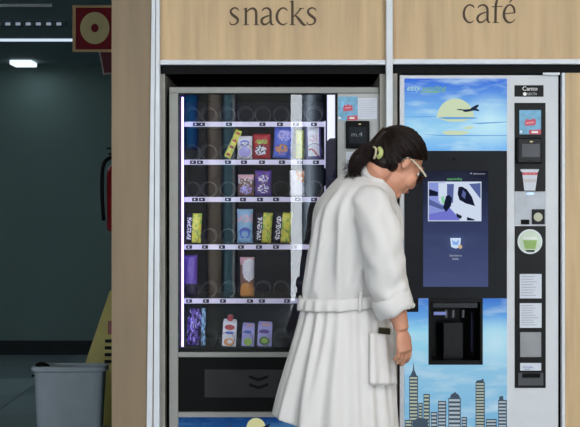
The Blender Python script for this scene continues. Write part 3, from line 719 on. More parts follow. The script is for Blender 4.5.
tower(None, 448.4, 460.8, 398, 487, yk, 0, 4.2, 1, [(450, 398), (451, 394.5), (454, 393), (455, 391.6), (456, 393), (459, 395), (460, 398)])
tower(None, 475.6, 484.8, 382, 487, yk, 0, 3.0, 0, [(476, 382), (477, 380.4), (481.5, 380), (481.8, 379), (483.6, 379), (483.8, 382)])
tower(None, 498.2, 506.8, 400, 487, yk, 0, 3.4, 1, [(499, 400), (499.4, 396.4), (503, 396), (503.6, 400)])
tower(None, 430.8, 437.4, 412, 487, yk + .0004, 0, 3.6, 1); tower(None, 461.6, 467, 417, 487, yk, 0, 3.0, 1); tower(None, 486, 496.6, 419, 487, yk, 0, 3.2, 1)
tower(None, 418.4, 422.6, 403, 487, yk, 0, 3.0); tower(None, 405, 412, 420, 487, yk - .001, 0, 3.0)
bm = bmesh.new(); prism(bm, [(412.5, 487), (412.5, 421), (419, 417.5), (428, 419), (428, 487)], yk - .0012, .001, 0); link_mesh('printed_tower', bm, TP[1][1], lpo)
# cup bay
bay = None
bm = bmesh.new()
yb0 = yp - .012
pbox(bm, 428.6, 298, 482.8, 302.2, yb0, .02); pbox(bm, 428.6, 360.6, 482.8, 364.8, yb0, .02)
pbox(bm, 428.6, 302.2, 431.2, 360.6, yb0, .02); pbox(bm, 480.4, 302.2, 482.8, 360.6, yb0, .02)
bay = link_mesh('cup_bay_frame', bm, blackg, cm)
bm = bmesh.new()
A = P(430, 300, YC); B = P(481.6, 362.5, YC)
yb = 0.26
box(bm, (A.x - .01, YC, B.z), (A.x, yb, A.z)); box(bm, (B.x, YC, B.z), (B.x + .01, yb, A.z)); box(bm, (A.x - .01, YC, A.z), (B.x + .01, yb, A.z + .01)); box(bm, (A.x - .01, YC, B.z - .01), (B.x + .01, yb, B.z)); box(bm, (A.x - .01, yb, B.z - .01), (B.x + .01, yb + .01, A.z + .01))
link_mesh('cup_bay_lining', bm, blackg, cm)
PB('bay_lip', 432.5, 302.5, 477.5, 308, yb0 + .012, .03, mat('bay_lip_grey', (52, 54, 60), .4), cm, bev=.002)
PB('bay_door', 443, 322, 463.5, 359.5, .16, .012, mat('bay_door_black', (24, 24, 27), .35), cm, bev=.004)
bm = bmesh.new(); a = P(453.5, 339, .155); tube(bm, [a, a + Vector((0, .01, 0))], .006, 14); link_mesh('bay_door_knob', bm, charcoal, cm)
bm = bmesh.new()
for x in (446, 453, 463): a = P(x, 310, .12); b = P(x, 317.5, .12); tube(bm, [a, b], .006, 10)
link_mesh('spout', bm, mat('spout_grey', (110, 112, 122), .3), cm)
PB('bay_light', 434, 312, 446, 315, .08, .01, glow('bay_light', (130, 140, 200), .9), cm)
bm = bmesh.new(); tube(bm, [P(472, 312, .12), P(472, 352, .12)], .006, 10); link_mesh('steam_rod', bm, mat('rod_blue', (60, 62, 90), .2, .5), cm)
lk = PB('lock_plate', 406, 298, 418.4, 312, yb0, .02, blackg, cm, bev=.001)
bm = bmesh.new(); a = P(412.2, 305.2, yb0 - .006); tube(bm, [a, a + Vector((0, .008, 0))], .0125, 20); link_mesh('lock_barrel', bm, mat('lock_cream', (196, 198, 180), .35, .2), lk)
bm = bmesh.new(); a = P(412.2, 305.2, yb0 - .0075); tube(bm, [a, a + Vector((0, .008, 0))], .004, 12); link_mesh('keyhole', bm, black, lk)
# right hand column
yr = YC - .004
nb = PB('name_badge', 514.6, 85.2, 543.6, 96.6, yr, .006, blackg, cm, bev=.0006)
text('badge_lettering', 'Canto', 522.4, 90.6, 4.2, yr - .001, white_print, nb, wpx=15)
text('badge_lettering', 'NECTA', 527, 95.2, 2.6, yr - .001, mat('badge_grey', (190, 190, 190), .5), nb, wpx=10)
bm = bmesh.new(); prism(bm, disc_pts(524.8, 94, 1.8), yr - .001, .0012); link_mesh('badge_emblem', bm, white_print, nb)
ub = PB('payment_panel', 514.6, 102.8, 545.6, 191.4, yr, .006, blackg, cm, bev=.001)
c3 = card('picture_notice', 519.4, 110, 541, 134.4, blue_card, ub, yr - .001, .002)
notice(c3, [(524.5, 123), (526, 119), (530, 120), (534, 118.4), (536, 120), (535.5, 125), (526, 126)], [(526, 122.6), (534, 121.6), (534, 122.8), (526, 123.8)],
       [(529, 130), (541, 129.4), (541, 134.3), (529, 134.3)], [(531.6, 131), (538, 131), (538, 133.2), (531.6, 133.2)], disc_pts(521, 131.6, 1.2), yr - .002)
rd = PB('card_reader', 517.6, 137.6, 542.6, 163.4, yr - .03, .032, mat('reader_black', (22, 23, 26), .35), cm, bev=.006)
PB('reader_screen', 521.6, 143.6, 540, 157.4, yr - .032, .004, mat('reader_screen_grey', (44, 47, 54), 0.2), rd, bev=.001)
bm = bmesh.new(); prism(bm, disc_pts(531.4, 141.6, 1.6, .7), yr - .0315, .002); link_mesh('reader_lamp', bm, glow('lamp_yellow', (225, 215, 160), 1.0), rd)
bm = bmesh.new(); prism(bm, disc_pts(530, 161, 1.6), yr - .0315, .002); link_mesh('reader_mark', bm, charcoal, rd)
# cup picture sticker shaped like a paper cup
bm = bmesh.new(); yq = yr - .0025
prism(bm, [(522.0, 170.6), (538.0, 170.6), (535.2, 190.6), (524.4, 190.6)], yq, .002, 0)
prism(bm, [(520.4, 169.2), (539, 169.2), (538.4, 171.6), (521, 171.6)], yq - .0008, .002, 0)
prism(bm, [(522.2, 172.4), (537.8, 172.4), (537.4, 175.0), (522.6, 175.0)], yq - .0008, .0008, 1)
for i in range(3): prism(bm, disc_pts(526 + i * 4, 173.7, 1.1), yq - .0014, .0006, 2)
prism(bm, [(523.6, 179), (536.4, 179), (535.8, 182.4), (524, 182.4)], yq - .0008, .0008, 3)
link_mesh('cup_sticker', bm, [paper, red_print, mat('soft_red', (220, 120, 110), .5), mat('cup_text', (196, 190, 192), .6)], ub)
PB('chrome_plate', 514.8, 191.8, 545.8, 224.6, yr, .006, mat('brushed_plate', (158, 162, 170), .4, .1), cm, bev=.0006)
bm = bmesh.new(); prism(bm, disc_pts(530.4, 193.6, 4.2, 1.5), yr - .002, .004); link_mesh('button_light', bm, glow('button_blue', (190, 215, 255), 1.3), cm)
cbm = PB('coin_entry', 532, 209.2, 544.8, 224.2, yr - .006, .01, blackg, cm, bev=.001)
bm = bmesh.new(); prism(bm, disc_pts(538.2, 217, 4.4), yr - .0072, .003); link_mesh('coin_badge', bm, mat('badge_gold', (176, 176, 150), .4), cbm)
PB('coin_slot', 521, 219.6, 529.4, 224.4, yr - .003, .006, black, cm)
lb = PB('notice_panel', 514.8, 226, 545.8, 388, yr, .006, blackg, cm, bev=.001)
bm = bmesh.new(); yq = yr - .001
prism(bm, disc_pts(530, 241.6, 12.4, 12.4, 40), yq, .002, 0)
prism(bm, disc_pts(530, 241.6, 11.2, 11.2, 40), yq - .0006, .0006, 1)
prism(bm, [(523, 240.2), (537, 240.2), (535.4, 249), (525, 249)], yq - .0012, .0006, 2)
prism(bm, [(525, 250), (535, 250), (534, 252), (527, 251.8)], yq - .0012, .0006, 3)
prism(bm, [(523.4, 237), (536.8, 237), (537.4, 239.4), (522.8, 239.4)], yq - .0012, .0006, 4)
link_mesh('round_sticker', bm, [mat('st_white', (220, 224, 232), .5), mat('st_mint', (200, 214, 196), .5), mat('st_green', (142, 176, 92), .5), mat('st_dark', (36, 44, 36), .5), mat('st_cream', (226, 228, 222), .5)], lb)
def sheet(y0, y1, n):
    PB('notice_sheet', 519.8, y0, 541.6, y1, yr - .001, .002, paper, lb)
    bm = bmesh.new()
    for i in range(n):
        y = y0 + 2.2 + i * (y1 - y0 - 3) / n; L = rnd.uniform(11, 18)
        prism(bm, [(521.4, y), (521.4 + L, y), (521.4 + L, y + .7), (521.4, y + .7)], yr - .0018, .0008)
    link_mesh('sheet_text', bm, textg, lb)
sheet(274, 298.4, 8); sheet(303.2, 327.8, 9)
PB('metal_plate', 520.2, 332.2, 541.2, 357, yr - .001, .002, mat('plate_grey', (104, 105, 108), .35, .3), lb)
PB('label_strip', 520.2, 363, 541.2, 370.6, yr - .001, .002, paper, lb)
text('label_text', 'Monedas', 523, 367.8, 2.0, yr - .0016, mat('print_blue', (96, 112, 168), .6), lb, wpx=10)
text('label_text', 'Cambio', 524.4, 370.0, 1.6, yr - .0016, MATS['print_blue'], lb, wpx=6)
PB('coin_return', 518.4, 372.8, 543.4, 385.6, yr - .002, .004, mat('tray_grey', (78, 80, 84), .4), lb, bev=.001)
PB('coin_return_flap', 522.6, 373.4, 540.4, 377.8, yr - .008, .008, black, lb, bev=.002)

# ------------------------------------------------------------------ LEFT PASSAGE
lt = WB('linear_lamp', (-4.2, 4.18, 2.425), (-0.76, 4.22, 2.441), glow('lamp_cool', (205, 222, 240), 1.1))
lt.name = 'linear_ceiling_lamp'; recenter(lt); tag(lt, 'long bright linear lamp across the dark ceiling, left of the red sign', 'ceiling lamp')
lt = thing('louvred_ceiling_lamp', 'dim dashed strip lamp on the dark ceiling, nearer than the bright line', 'ceiling lamp', Vector((-3.0, 3.2, 2.43)))
WB('lamp_housing', (-4.2, 3.17, 2.41), (P(66, 0, 3.2).x, 3.23, 2.441), mat('housing', (60, 70, 76), .4), lt)
for i in range(14):
    x = P(62, 0, 3.2).x - i * 0.065
    WB('lamp_cell', (x - .03, 3.165, 2.412), (x, 3.17, 2.43), glow('lamp_dim', (150, 165, 180), .75), lt)
bmx = WB('ceiling_rail', (-4.2, 2.35, 2.42), (P(52, 0, 2.35).x, 2.38, 2.438), mat('rail_grey', (120, 130, 138), .4)); recenter(bmx); tag(bmx, 'thin pale rail on the dark ceiling at the top left corner', 'rail')
dl = WB('downlight', (P(13, 0, 5.85).x, 5.7, 2.40), (P(35, 0, 5.85).x, 5.95, 2.438), glow('lamp_white', (225, 240, 250), 1.3), bev=.008); recenter(dl); tag(dl, 'small bright white downlight where ceiling meets the far wall', 'ceiling lamp')
# fire signs
cream = mat('sign_cream', (142, 118, 84), .6, spec=.2); maroon = mat('sign_maroon', (88, 4, 16), .6, spec=.1)
ysn = 1.3
sgn = thing('fire_hose_sign', 'dark red square sign with cream ring, projecting beside the column', 'sign', P(96, 52, ysn))
PB('sign_plate', 72.4, 5.2, 119, 52, ysn, .006, cream, sgn, bev=.001)
PB('sign_field', 75.6, 7.6, 116.4, 49.4, ysn - .0015, .002, maroon, sgn)
bm = bmesh.new(); prism(bm, disc_pts(94.8, 28, 14.6, 16, 40), ysn - .003, .002); link_mesh('ring_symbol', bm, mat('sign_ring', (142, 130, 92), .6, spec=.2), sgn)
bm = bmesh.new(); prism(bm, disc_pts(94.8, 28, 3.7, 4.2, 24), ysn - .0045, .002); link_mesh('ring_centre', bm, maroon, sgn)
WB('sign_bracket', (P(119, 0, ysn).x - .01, ysn, P(0, 45, ysn).z), (-0.745, ysn + .01, P(0, 12, ysn).z), cream, sgn)
y2 = 2.2
sg2 = thing('extinguisher_sign', 'small tilted dark red sign partly behind the column, below the square sign', 'sign', P(106, 74, y2))
bm = bmesh.new(); prism(bm, [(98.6, 50), (135, 47), (138, 70), (103.0, 75)], y2, .006); link_mesh('sign_plate', bm, mat('sign_edge', (92, 80, 74), .5), sg2)
bm = bmesh.new(); prism(bm, [(100.2, 51), (134, 48), (137, 69), (104.2, 73.2)], y2 - .002, .002); link_mesh('sign_field', bm, mat('sign_dark_red', (72, 10, 22), .5), sg2)
WB('sign_bracket', (P(130, 0, y2).x, y2, P(0, 66, y2).z), (-0.745, y2 + .006, P(0, 54, y2).z), cream, sg2)
# extinguisher on the wall behind the column
yx = 1.5; ex_c = Vector((-0.875, yx, P(0, 232, yx).z))
ex = thing('fire_extinguisher', 'dark red fire extinguisher hanging behind the edge of the column', 'fire extinguisher', ex_c)
exm = mat('extinguisher_red', (120, 14, 24), .3)
bm = bmesh.new(); lathe(bm, [(.06, 0), (.078, .01), (.08, .03), (.08, .30), (.072, .335), (.045, .36), (.025, .372)], ex_c); link_mesh('cylinder', bm, exm, ex, smooth=True)
bm = bmesh.new(); tube(bm, [ex_c + Vector((0, 0, .36)), ex_c + Vector((0, 0, .41))], .018, 12); box(bm, ex_c + Vector((-.07, -.01, .40)), ex_c + Vector((.03, .01, .412))); box(bm, ex_c + Vector((-.08, -.008, .43)), ex_c + Vector((.02, .008, .44))); link_mesh('valve', bm, black, ex)
bm = bmesh.new(); tube(bm, [Vector(p) for p in smooth_path([tuple(ex_c + Vector(q)) for q in ((-.02, 0, .40), (-.09, -.02, .36), (-.10, -.03, .22), (-.092, -.03, .06))], 5)], .010, 8); link_mesh('hose', bm, black, ex, smooth=True)
WB('wall_bracket', (ex_c.x + .06, yx - .03, ex_c.z + .2), (-0.743, yx + .03, ex_c.z + .26), black, ex)
# bin
yb_ = 1.35; z_top = P(0, 366.8, yb_ - .084).z
bx, bxx = P(28, 0, yb_ - .13).x, P(104.5, 0, yb_ - .13).x
bc = Vector(((bx + bxx) / 2, yb_, 0)); hw = (bxx - bx) / 2
bn = thing('waste_bin', 'grey tapered plastic bin standing on the floor before the yellow sign', 'bin', bc)
binm = mat('bin_grey_plastic', (128, 140, 150), .5, var=.03)
def taper(bm, prof):
    rings = []
    for (wx, wy, z) in prof:
        n = 24; ring = []
        for k in range(n):
            a = 2 * PI * k / n + PI / n; c, s = math.cos(a), math.sin(a); e = .3
            ring.append(bm.verts.new(bc + Vector((wx * math.copysign(abs(c) ** e, c), wy * math.copysign(abs(s) ** e, s), z))))
        rings.append(ring)
    for i in range(len(rings) - 1):
        for k in range(24): bm.faces.new((rings[i][k], rings[i][(k + 1) % 24], rings[i + 1][(k + 1) % 24], rings[i + 1][k]))
    bm.faces.new(rings[0][::-1]); bm.faces.new(rings[-1])
_t = taper
def taper(bm, prof): _t(bm, [(a_, b_ * .62, c_) for a_, b_, c_ in prof])
bm = bmesh.new(); taper(bm, [(hw * .80, .10, 0), (hw * .82, .105, .01), (hw * .93, .125, z_top - .03), (hw * .93, .125, z_top - .012), (hw * .9, .12, z_top - .012), (hw * .8, .1, .02)]); link_mesh('bin_body', bm, binm, bn)
bm = bmesh.new(); taper(bm, [(hw * .93, .127, z_top - .03), (hw, .135, z_top - .024), (hw, .135, z_top - .004), (hw * .97, .13, z_top), (hw * .91, .122, z_top), (hw * .89, .12, z_top - .03)]); link_mesh('bin_rim', bm, binm, bn)
bm = bmesh.new(); a = P(32.5, 376, yb_ - .090); tube(bm, [a, a + Vector((0, 0.02, 0))], [.006, .006], 10); link_mesh('rim_clip', bm, black, bn)
bm = bmesh.new(); a = P(41.5, 365.2, yb_ - .05); ellipsoid(bm, Matrix.Identity(4), a + Vector((0, 0, -.004)), (.034, .03, .022)); ellipsoid(bm, Matrix.Identity(4), a + Vector((.02, .01, -.008)), (.02, .02, .016)); bg = link_mesh('black_bag_knot', bm, black, smooth=True); recenter(bg); bg.name = 'rubbish_bag'; tag(bg, 'small knot of black rubbish bag showing above the rim of the grey bin', 'bag')
# wet floor sign
yw = 2.3; hh = P(0, 290, yw).z
xl = P(64, 0, yw).x; xr = P(168, 0, yw).x; xc = (xl + xr) / 2
wf = thing('wet_floor_sign', 'yellow folding wet floor sign standing behind the grey bin', 'floor sign', Vector((xc, yw + .12, 0)))
ym = mat('sign_yellow', (150, 138, 30), .45, var=.04)
for sgn_, nm in ((0, 'front_leaf'), (1, 'rear_leaf')):
    bm = bmesh.new()
    yb2 = yw + .30 * sgn_; yt2 = yw + .15
    pts = [(xl, 0), (xr, 0), (xc + .055, hh * .98), (xc + .03, hh), (xc - .03, hh), (xc - .055, hh * .98)]
    f = [bm.verts.new((x, yb2 + (yt2 - yb2) * z / hh, z)) for x, z in pts]; b = [bm.verts.new(v.co + Vector((0, .008, 0))) for v in f]
    bm.faces.new(f); bm.faces.new(b[::-1])
    for i in range(6): bm.faces.new((f[i], b[i], b[(i + 1) % 6], f[(i + 1) % 6]))
    lf = link_mesh(nm, bm, ym, wf)
    if sgn_ == 0:
        bm = bmesh.new()
        def leaf(x0, x1, z0, z1, mi):
            vs = [bm.verts.new((x, yb2 + (yt2 - yb2) * z / hh - .003, z)) for x, z in ((x0, z0), (x1, z0), (x1, z1), (x0, z1))]
            q = bm.faces.new(vs); q.material_index = mi
        leaf(xc - .06, xc + .06, hh * .66, hh * .76, 0)
        for i in range(4): leaf(xc - .075, xc + .075 - .02 * (i % 2), hh * (.60 - i * .05), hh * (.625 - i * .05), 1)
        link_mesh('warning_print', bm, [mat('warn_red', (120, 40, 30), .5), black], lf)

# ------------------------------------------------------------------ PERSON
skin = mat('skin', (196, 138, 112), .5, var=.05, scale=20)
hairm = mat('dark_brown_hair', (30, 19, 16), .45, var=.25, scale=60, spec=.22)
robe_m = mat('white_cotton_robe', (212, 208, 207), .9, var=.012, scale=6, bump=.25, bscale=420, sheen=.3)
robe_m2 = robe_m
YP = -0.65
def apply_mods(o):
    dg = bpy.context.evaluated_depsgraph_get(); dg.update()
    me = bpy.data.meshes.new_from_object(o.evaluated_get(dg)); old = o.data
    o.modifiers.clear(); o.data = me; bpy.data.meshes.remove(old)
    for p in me.polygons: p.use_smooth = True
def fuse(o, vox, smooth_it=4):
    m = o.modifiers.new('fuse', 'REMESH'); m.mode = 'VOXEL'; m.voxel_size = vox; m.use_smooth_shade = True
    s = o.modifiers.new('soft', 'SMOOTH'); s.factor = .5; s.iterations = smooth_it
    apply_mods(o)
person = thing('person', 'person in a white bathrobe with dark ponytail and glasses, leaning towards the coffee machine', 'person', Vector((P(352, 0, YP).x, YP, 0)))
# torso stations: pixel row, left, right, half depth, centre Y
ST = [(172, 343, 378, .052, -.66), (177, 338, 384, .085, -.66), (184, 331, 391, .135, -.66), (192, 324, 396, .165, -.655), (205, 314, 398, .185, -.65), (220, 308.5, 398, .188, -.65),
      (240, 305, 398, .182, -.65), (260, 302.5, 396, .172, -.65), (280, 300.5, 394, .162, -.65), (296, 299, 392, .156, -.65), (306, 298, 393, .160, -.65), (322, 293.5, 397, .180, -.65),
      (345, 286.5, 400, .205, -.65), (370, 279, 403, .225, -.65), (395, 272, 406, .24, -.65), (418, 267, 409, .25, -.65)]
STs = smooth_path(ST, 6)
def station(py):
    for i in range(len(STs) - 1):
        if STs[i][0] <= py <= STs[i + 1][0]:
            t = (py - STs[i][0]) / (STs[i + 1][0] - STs[i][0] + 1e-9)
            return tuple(a + (b - a) * t for a, b in zip(STs[i], STs[i + 1]))
    return STs[0] if py < STs[0][0] else STs[-1]
def ridge(x, w): return math.exp(-(x / w) ** 2)
def adiff(a, b): return (a - b + PI) % (2 * PI) - PI
# folds: (start angle deg, end angle deg, row from, row to, height m, width rad)
FOLDS = [(232, 222, 190, 300, .016, .10), (250, 262, 200, 300, .018, .09), (268, 290, 195, 300, .016, .10), (285, 275, 215, 298, .014, .08), (215, 205, 205, 300, .015, .10), (300, 308, 205, 300, .015, .09),
         (200, 196, 230, 420, .018, .10), (190, 185, 300, 420, .02, .09), (215, 208, 300, 440, .026, .10), (232, 238, 302, 440, .024, .09), (250, 243, 300, 440, .02, .08), (262, 266, 302, 440, .026, .10),
         (276, 284, 302, 440, .022, .09), (292, 300, 302, 440, .022, .10), (305, 320, 305, 440, .02, .11), (325, 330, 310, 440, .018, .1), (345, 348, 300, 440, .016, .1),
         (20, 15, 220, 440, .015, .14), (50, 55, 220, 440, .018, .13), (80, 82, 210, 440, .018, .13), (110, 105, 220, 440, .018, .12), (140, 146, 220, 440, .018, .12), (165, 168, 240, 440, .016, .12)]
def fold(th, py):
    s = 0.0
    for a0, a1, r0, r1, h, w in FOLDS:
        if py < r0 - 14 or py > r1 + 20: continue
        t = min(1, max(0, (py - r0) / (r1 - r0)))
        am = min(1, max(0, (py - r0 + 14) / 30)) * (1.0 if r1 > 350 else min(1, max(0, (r1 + 4 - py) / 16)))
        a = math.radians(a0 + (a1 - a0) * t)
        grow = (.45 + .75 * t) if r1 > 350 else math.sin(PI * min(1, t * .8 + .15))
        s += (ridge(adiff(th, a), w * (1 + .35 * t)) - .11) * h * 1.25 * am * grow
    s += .004 * mnoise.noise(Vector((math.cos(th) * 3, math.sin(th) * 3, py * .02)))
    s -= .006 * ridge(py - 299, 7)
    return s
def torso(th, py, off=0.0):
    q = station(py); k = (D + YP) / F
    cx = ((q[1] + q[2]) / 2 - CXP) * k; hx = (q[2] - q[1]) / 2 * k; hy = q[3]
    c, s = math.cos(th), math.sin(th); e = .88
    f = fold(th, py) + off
    x = cx + (hx + f) * math.copysign(abs(c) ** e, c); y = q[4] + (hy + f) * math.copysign(abs(s) ** e, s)
    z = CH + (HZ - py) * k
    t = min(1, max(0, (py - 300) / 118)); t = t * t
    z -= t * .30 * (x - P(270, 0, YP).x) - t * .02
    t2 = min(1, max(0, (215 - py) / 40))
    return Vector((x, y, z))
def robe_mesh():
    bm = bmesh.new(); N = 220; rows = [172 + (418 - 172) * i / 150 for i in range(151)]
    R = [[bm.verts.new(torso(2 * PI * k / N, r)) for k in range(N)] for r in rows]
    for i in range(len(R) - 1):
        for k in range(N): bm.faces.new((R[i][k], R[i][(k + 1) % N], R[i + 1][(k + 1) % N], R[i + 1][k]))
    bm.faces.new(R[0][::-1]); bm.faces.new(R[-1])
    return bm
def wavy_tube(bm, pts, seg=60, folds=(), amp=.006):
    """pts: (x,y,z,r) smoothed; soft creases run across it"""
    p = smooth_path(pts, 10); V = [Vector(q[:3]) for q in p]; fr = frames(V); rings = []
    for i, (v, (u, w)) in enumerate(zip(V, fr)):
        t = i / (len(V) - 1); ring = []
        for k in range(seg):
            a = 2 * PI * k / seg
            n = mnoise.noise(Vector((math.cos(a) * 1.3, math.sin(a) * 1.3, t * 7 + .8 * math.sin(a)))) * amp * 1.6 + amp * .8 * math.sin(3 * a + 9 * t) * math.sin(a * 2 + 4 * t)
            ring.append(bm.verts.new(v + (u * math.cos(a) + w * math.sin(a)) * (p[i][3] + n)))
        rings.append(ring)
    for i in range(len(rings) - 1):
        for k in range(seg): bm.faces.new((rings[i][k], rings[i][(k + 1) % seg], rings[i + 1][(k + 1) % seg], rings[i + 1][k]))
    bm.faces.new(rings[0][::-1]); bm.faces.new(rings[-1])
def V4(px, py, Y, r): 
    v = P(px, py, Y); return (v.x, v.y, v.z, r)
bm = robe_mesh()
SLV = [V4(362, 198, -.77, .055), V4(370, 205, -.80, .074), V4(377, 222, -.83, .077), V4(381, 245, -.85, .074), V4(384.5, 265, -.85, .074), V4(387.5, 283, -.85, .073), V4(391.5, 297, -.85, .066), V4(394.5, 306, -.85, .060)]
wavy_tube(bm, SLV, amp=.007)
# far arm, bent forward under the chest
wavy_tube(bm, [V4(345, 198, -.53, .05), V4(342, 206, -.50, .066), V4(345, 232, -.46, .066), V4(352, 262, -.44, .064), V4(366, 280, -.44, .060), V4(378, 286, -.44, .056)], amp=.005)
bmesh.ops.translate(bm, verts=bm.verts[:], vec=-person.location)
robe = link_mesh('robe', bm, robe_m); robe.parent = person
fuse(robe, .0055, 3)
# cuff: a turned-back ring
bm = bmesh.new()
c0, c1 = Vector(V4(389, 296, -.85, 0)[:3]), Vector(V4(397.5, 313, -.85, 0)[:3]); ax = (c1 - c0).normalized()
rs = [(0, .056), (-.002, .070), (.008, .076), (.05, .072), (.066, .068), (.068, .058), (.055, .050), (.01, .050)]
u = Vector((0, -1, 0)); u = (u - ax * u.dot(ax)).normalized(); w = ax.cross(u); rings = []
for d_, r_ in rs:
    rings.append([bm.verts.new(c0 + ax * (d_ + .004 * math.sin(5 * k * 2 * PI / 48)) + (u * math.cos(2 * PI * k / 48) + w * math.sin(2 * PI * k / 48)) * (r_ + .003 * math.sin(3 * k * 2 * PI / 48 + d_ * 30))) for k in range(48)])
for i in range(len(rings)):
    a_, b_ = rings[i], rings[(i + 1) % len(rings)]
    for k in range(48): bm.faces.new((a_[k], a_[(k + 1) % 48], b_[(k + 1) % 48], b_[k]))
cuff = link_mesh('cuff', bm, robe_m, robe, smooth=True)
bm = bmesh.new(); a = Vector(V4(374, 284, -.44, 0)[:3]); b = Vector(V4(384, 289, -.44, 0)[:3]); tube(bm, [a, b], [.062, .06], 30); link_mesh('cuff', bm, robe_m, robe, smooth=True)
# belt
bm = bmesh.new(); N = 160; R = []
prof = [(-4.5, .006), (-5, .011), (-3.5, .015), (3.5, .015), (5, .011), (4.5, .006)]
for dy, off in prof:
    ring = []
    for k in range(N):
        th = 2 * PI * k / N; c_ = math.cos(th)
        row = 299 + dy * 1.25 - 3.5 * c_ + 3.0 * max(0, -math.sin(th)) + .8 * mnoise.noise(Vector((math.cos(th) * 4, math.sin(th) * 4, 3)))
        v = torso(th, row, off + .003 * mnoise.noise(Vector((math.cos(th) * 5, math.sin(th) * 5, dy * .1))))
        ring.append(bm.verts.new(v))
    R.append(ring)
for i in range(len(R)):
    a_, b_ = R[i], R[(i + 1) % len(R)]
    for k in range(N): bm.faces.new((a_[k], a_[(k + 1) % N], b_[(k + 1) % N], b_[k]))
link_mesh('belt', bm, robe_m, robe, smooth=True)
# belt loop on the near side
bm = bmesh.new(); a = torso(math.radians(283), 289, .016); b = torso(math.radians(283), 300, .024); c = torso(math.radians(283), 309, .014)
tube(bm, [Vector(p) for p in smooth_path([tuple(a), tuple(b), tuple(c)], 4)], .006, 8, ref=(1, 0, 0), sq=.5); link_mesh('belt_loop', bm, robe_m, robe, smooth=True)
# shawl collar
bm = bmesh.new()
cp_ = [P(352, 175, -.665), P(360, 170, -.715), P(370, 173, -.75), P(380, 184, -.76), P(389, 197, -.74), P(396, 216, -.70), P(397, 240, -.67)]
cp2 = [P(350, 177, -.665), P(355, 174, -.60), P(367, 178, -.56), P(380, 188, -.55), P(390, 200, -.57), P(398, 216, -.62), P(399, 240, -.65)]
for cc in (cp_, cp2):
    tube(bm, [Vector(p) for p in smooth_path([tuple(p) for p in cc], 6)], .021, 14, ref=(.35, 0, .9), sq=.5)
bmesh.ops.translate(bm, verts=bm.verts[:], vec=-person.location)
collar = link_mesh('collar', bm, robe_m); collar.parent = robe; fuse(collar, .005, 3)
# hip pocket with a dark thing tucked in
def surf(th, py, off): return torso(math.radians(th), py, off)
bm = bmesh.new(); NU, NV = 18, 16; G = {}
for s_ in (0, 1):
    for i in range(NU + 1):
        for j in range(NV + 1):
            u_, v_ = i / NU, j / NV
            th = 292 + 42 * u_; row = 327 + 42 * v_ + 4 * u_ * (1 - v_)
            bulge = .010 * math.sin(PI * u_) * (1 - v_ * .6)
            G[s_, i, j] = bm.verts.new(surf(th, row, (.020 + bulge) - (.007 if s_ else 0)))
for i in range(NU):
    for j in range(NV):
        bm.faces.new((G[0, i, j], G[0, i + 1, j], G[0, i + 1, j + 1], G[0, i, j + 1])); bm.faces.new((G[1, i, j], G[1, i, j + 1], G[1, i + 1, j + 1], G[1, i + 1, j]))
for i in range(NU):
    for j in (0, NV): bm.faces.new((G[0, i, j], G[1, i, j], G[1, i + 1, j], G[0, i + 1, j]))
for j in range(NV):
    for i in (0, NU): bm.faces.new((G[0, i, j], G[0, i, j + 1], G[1, i, j + 1], G[1, i, j]))
link_mesh('pocket', bm, robe_m, robe, smooth=True)
wa = math.radians(316); p_in = torso(wa, 326.5, .016); tl = torso(wa - .1, 326.5, .016); tr = torso(wa + .1, 326.5, .016); tx = (tr - tl); ang = math.atan2(tx.y, tx.x)
pc = p_in
wl = thing('wallet', 'dark olive wallet edge sticking out of the robe pocket', 'wallet', pc)
bm = bmesh.new(); box(bm, pc + Vector((-.032, -.003, -.03)), pc + Vector((.034, .003, .010)), .0015); link_mesh('wallet_cover', bm, mat('olive_dark', (58, 56, 44), .5), wl)
bm = bmesh.new(); box(bm, pc + Vector((-.030, -.002, .008)), pc + Vector((.030, .002, .013))); link_mesh('wallet_edge', bm, mat('olive_light', (120, 112, 90), .6), wl)
wl.rotation_euler = (0, .10, ang)

# body: one fused surface
bm = bmesh.new()
HC = P(397.5, 162.5, -.70)
HM = Matrix.Translation(HC) @ Matrix.Rotation(math.radians(24), 4, 'Z') @ Matrix.Rotation(math.radians(38), 4, 'Y')
I4 = HM
ellipsoid(bm, I4, (-.012, 0, .028), (.094, .074, .088), 32, 24)      # skull
ellipsoid(bm, I4, (.040, 0, -.012), (.052, .058, .075), 28, 20)      # face
ellipsoid(bm, I4, (.030, 0, -.060), (.055, .050, .048), 24, 18)      # jaw
ellipsoid(bm, I4, (.066, 0, -.094), (.020, .022, .018), 16, 12)      # chin
ellipsoid(bm, I4, (.094, 0, -.030), (.018, .013, .018), 16, 12)      # nose tip
tube(bm, [HM @ Vector((.088, 0, .018)), HM @ Vector((.096, 0, -.010)), HM @ Vector((.100, 0, -.028))], [.010, .011, .012], 12)
ellipsoid(bm, I4, (.084, 0, -.058), (.012, .024, .008), 16, 10); ellipsoid(bm, I4, (.082, 0, -.070), (.012, .020, .008), 16, 10)
ellipsoid(bm, I4, (.080, 0, .030), (.014, .050, .012), 16, 10)       # brow
for s_ in (-1, 1):
    ellipsoid(bm, I4, (.060, .036 * s_, -.028), (.028, .026, .034), 16, 12)   # cheek
    ellipsoid(bm, I4, (-.002, .076 * s_, -.006), (.016, .010, .026), 16, 12)  # ear
neck_b = P(368, 190, -.67)
tube(bm, [HM @ Vector((-.030, 0, -.02)), HM @ Vector((-.045, 0, -.075)), (neck_b + HM @ Vector((-.045, 0, -.075))) / 2 + Vector((0.004, 0, 0)), neck_b], [.052, .050, .050, .058], 24)
def chain(pts, seg=20): 
    p = smooth_path(pts, 5); tube(bm, [Vector(q[:3]) for q in p], [q[3] for q in p], seg)
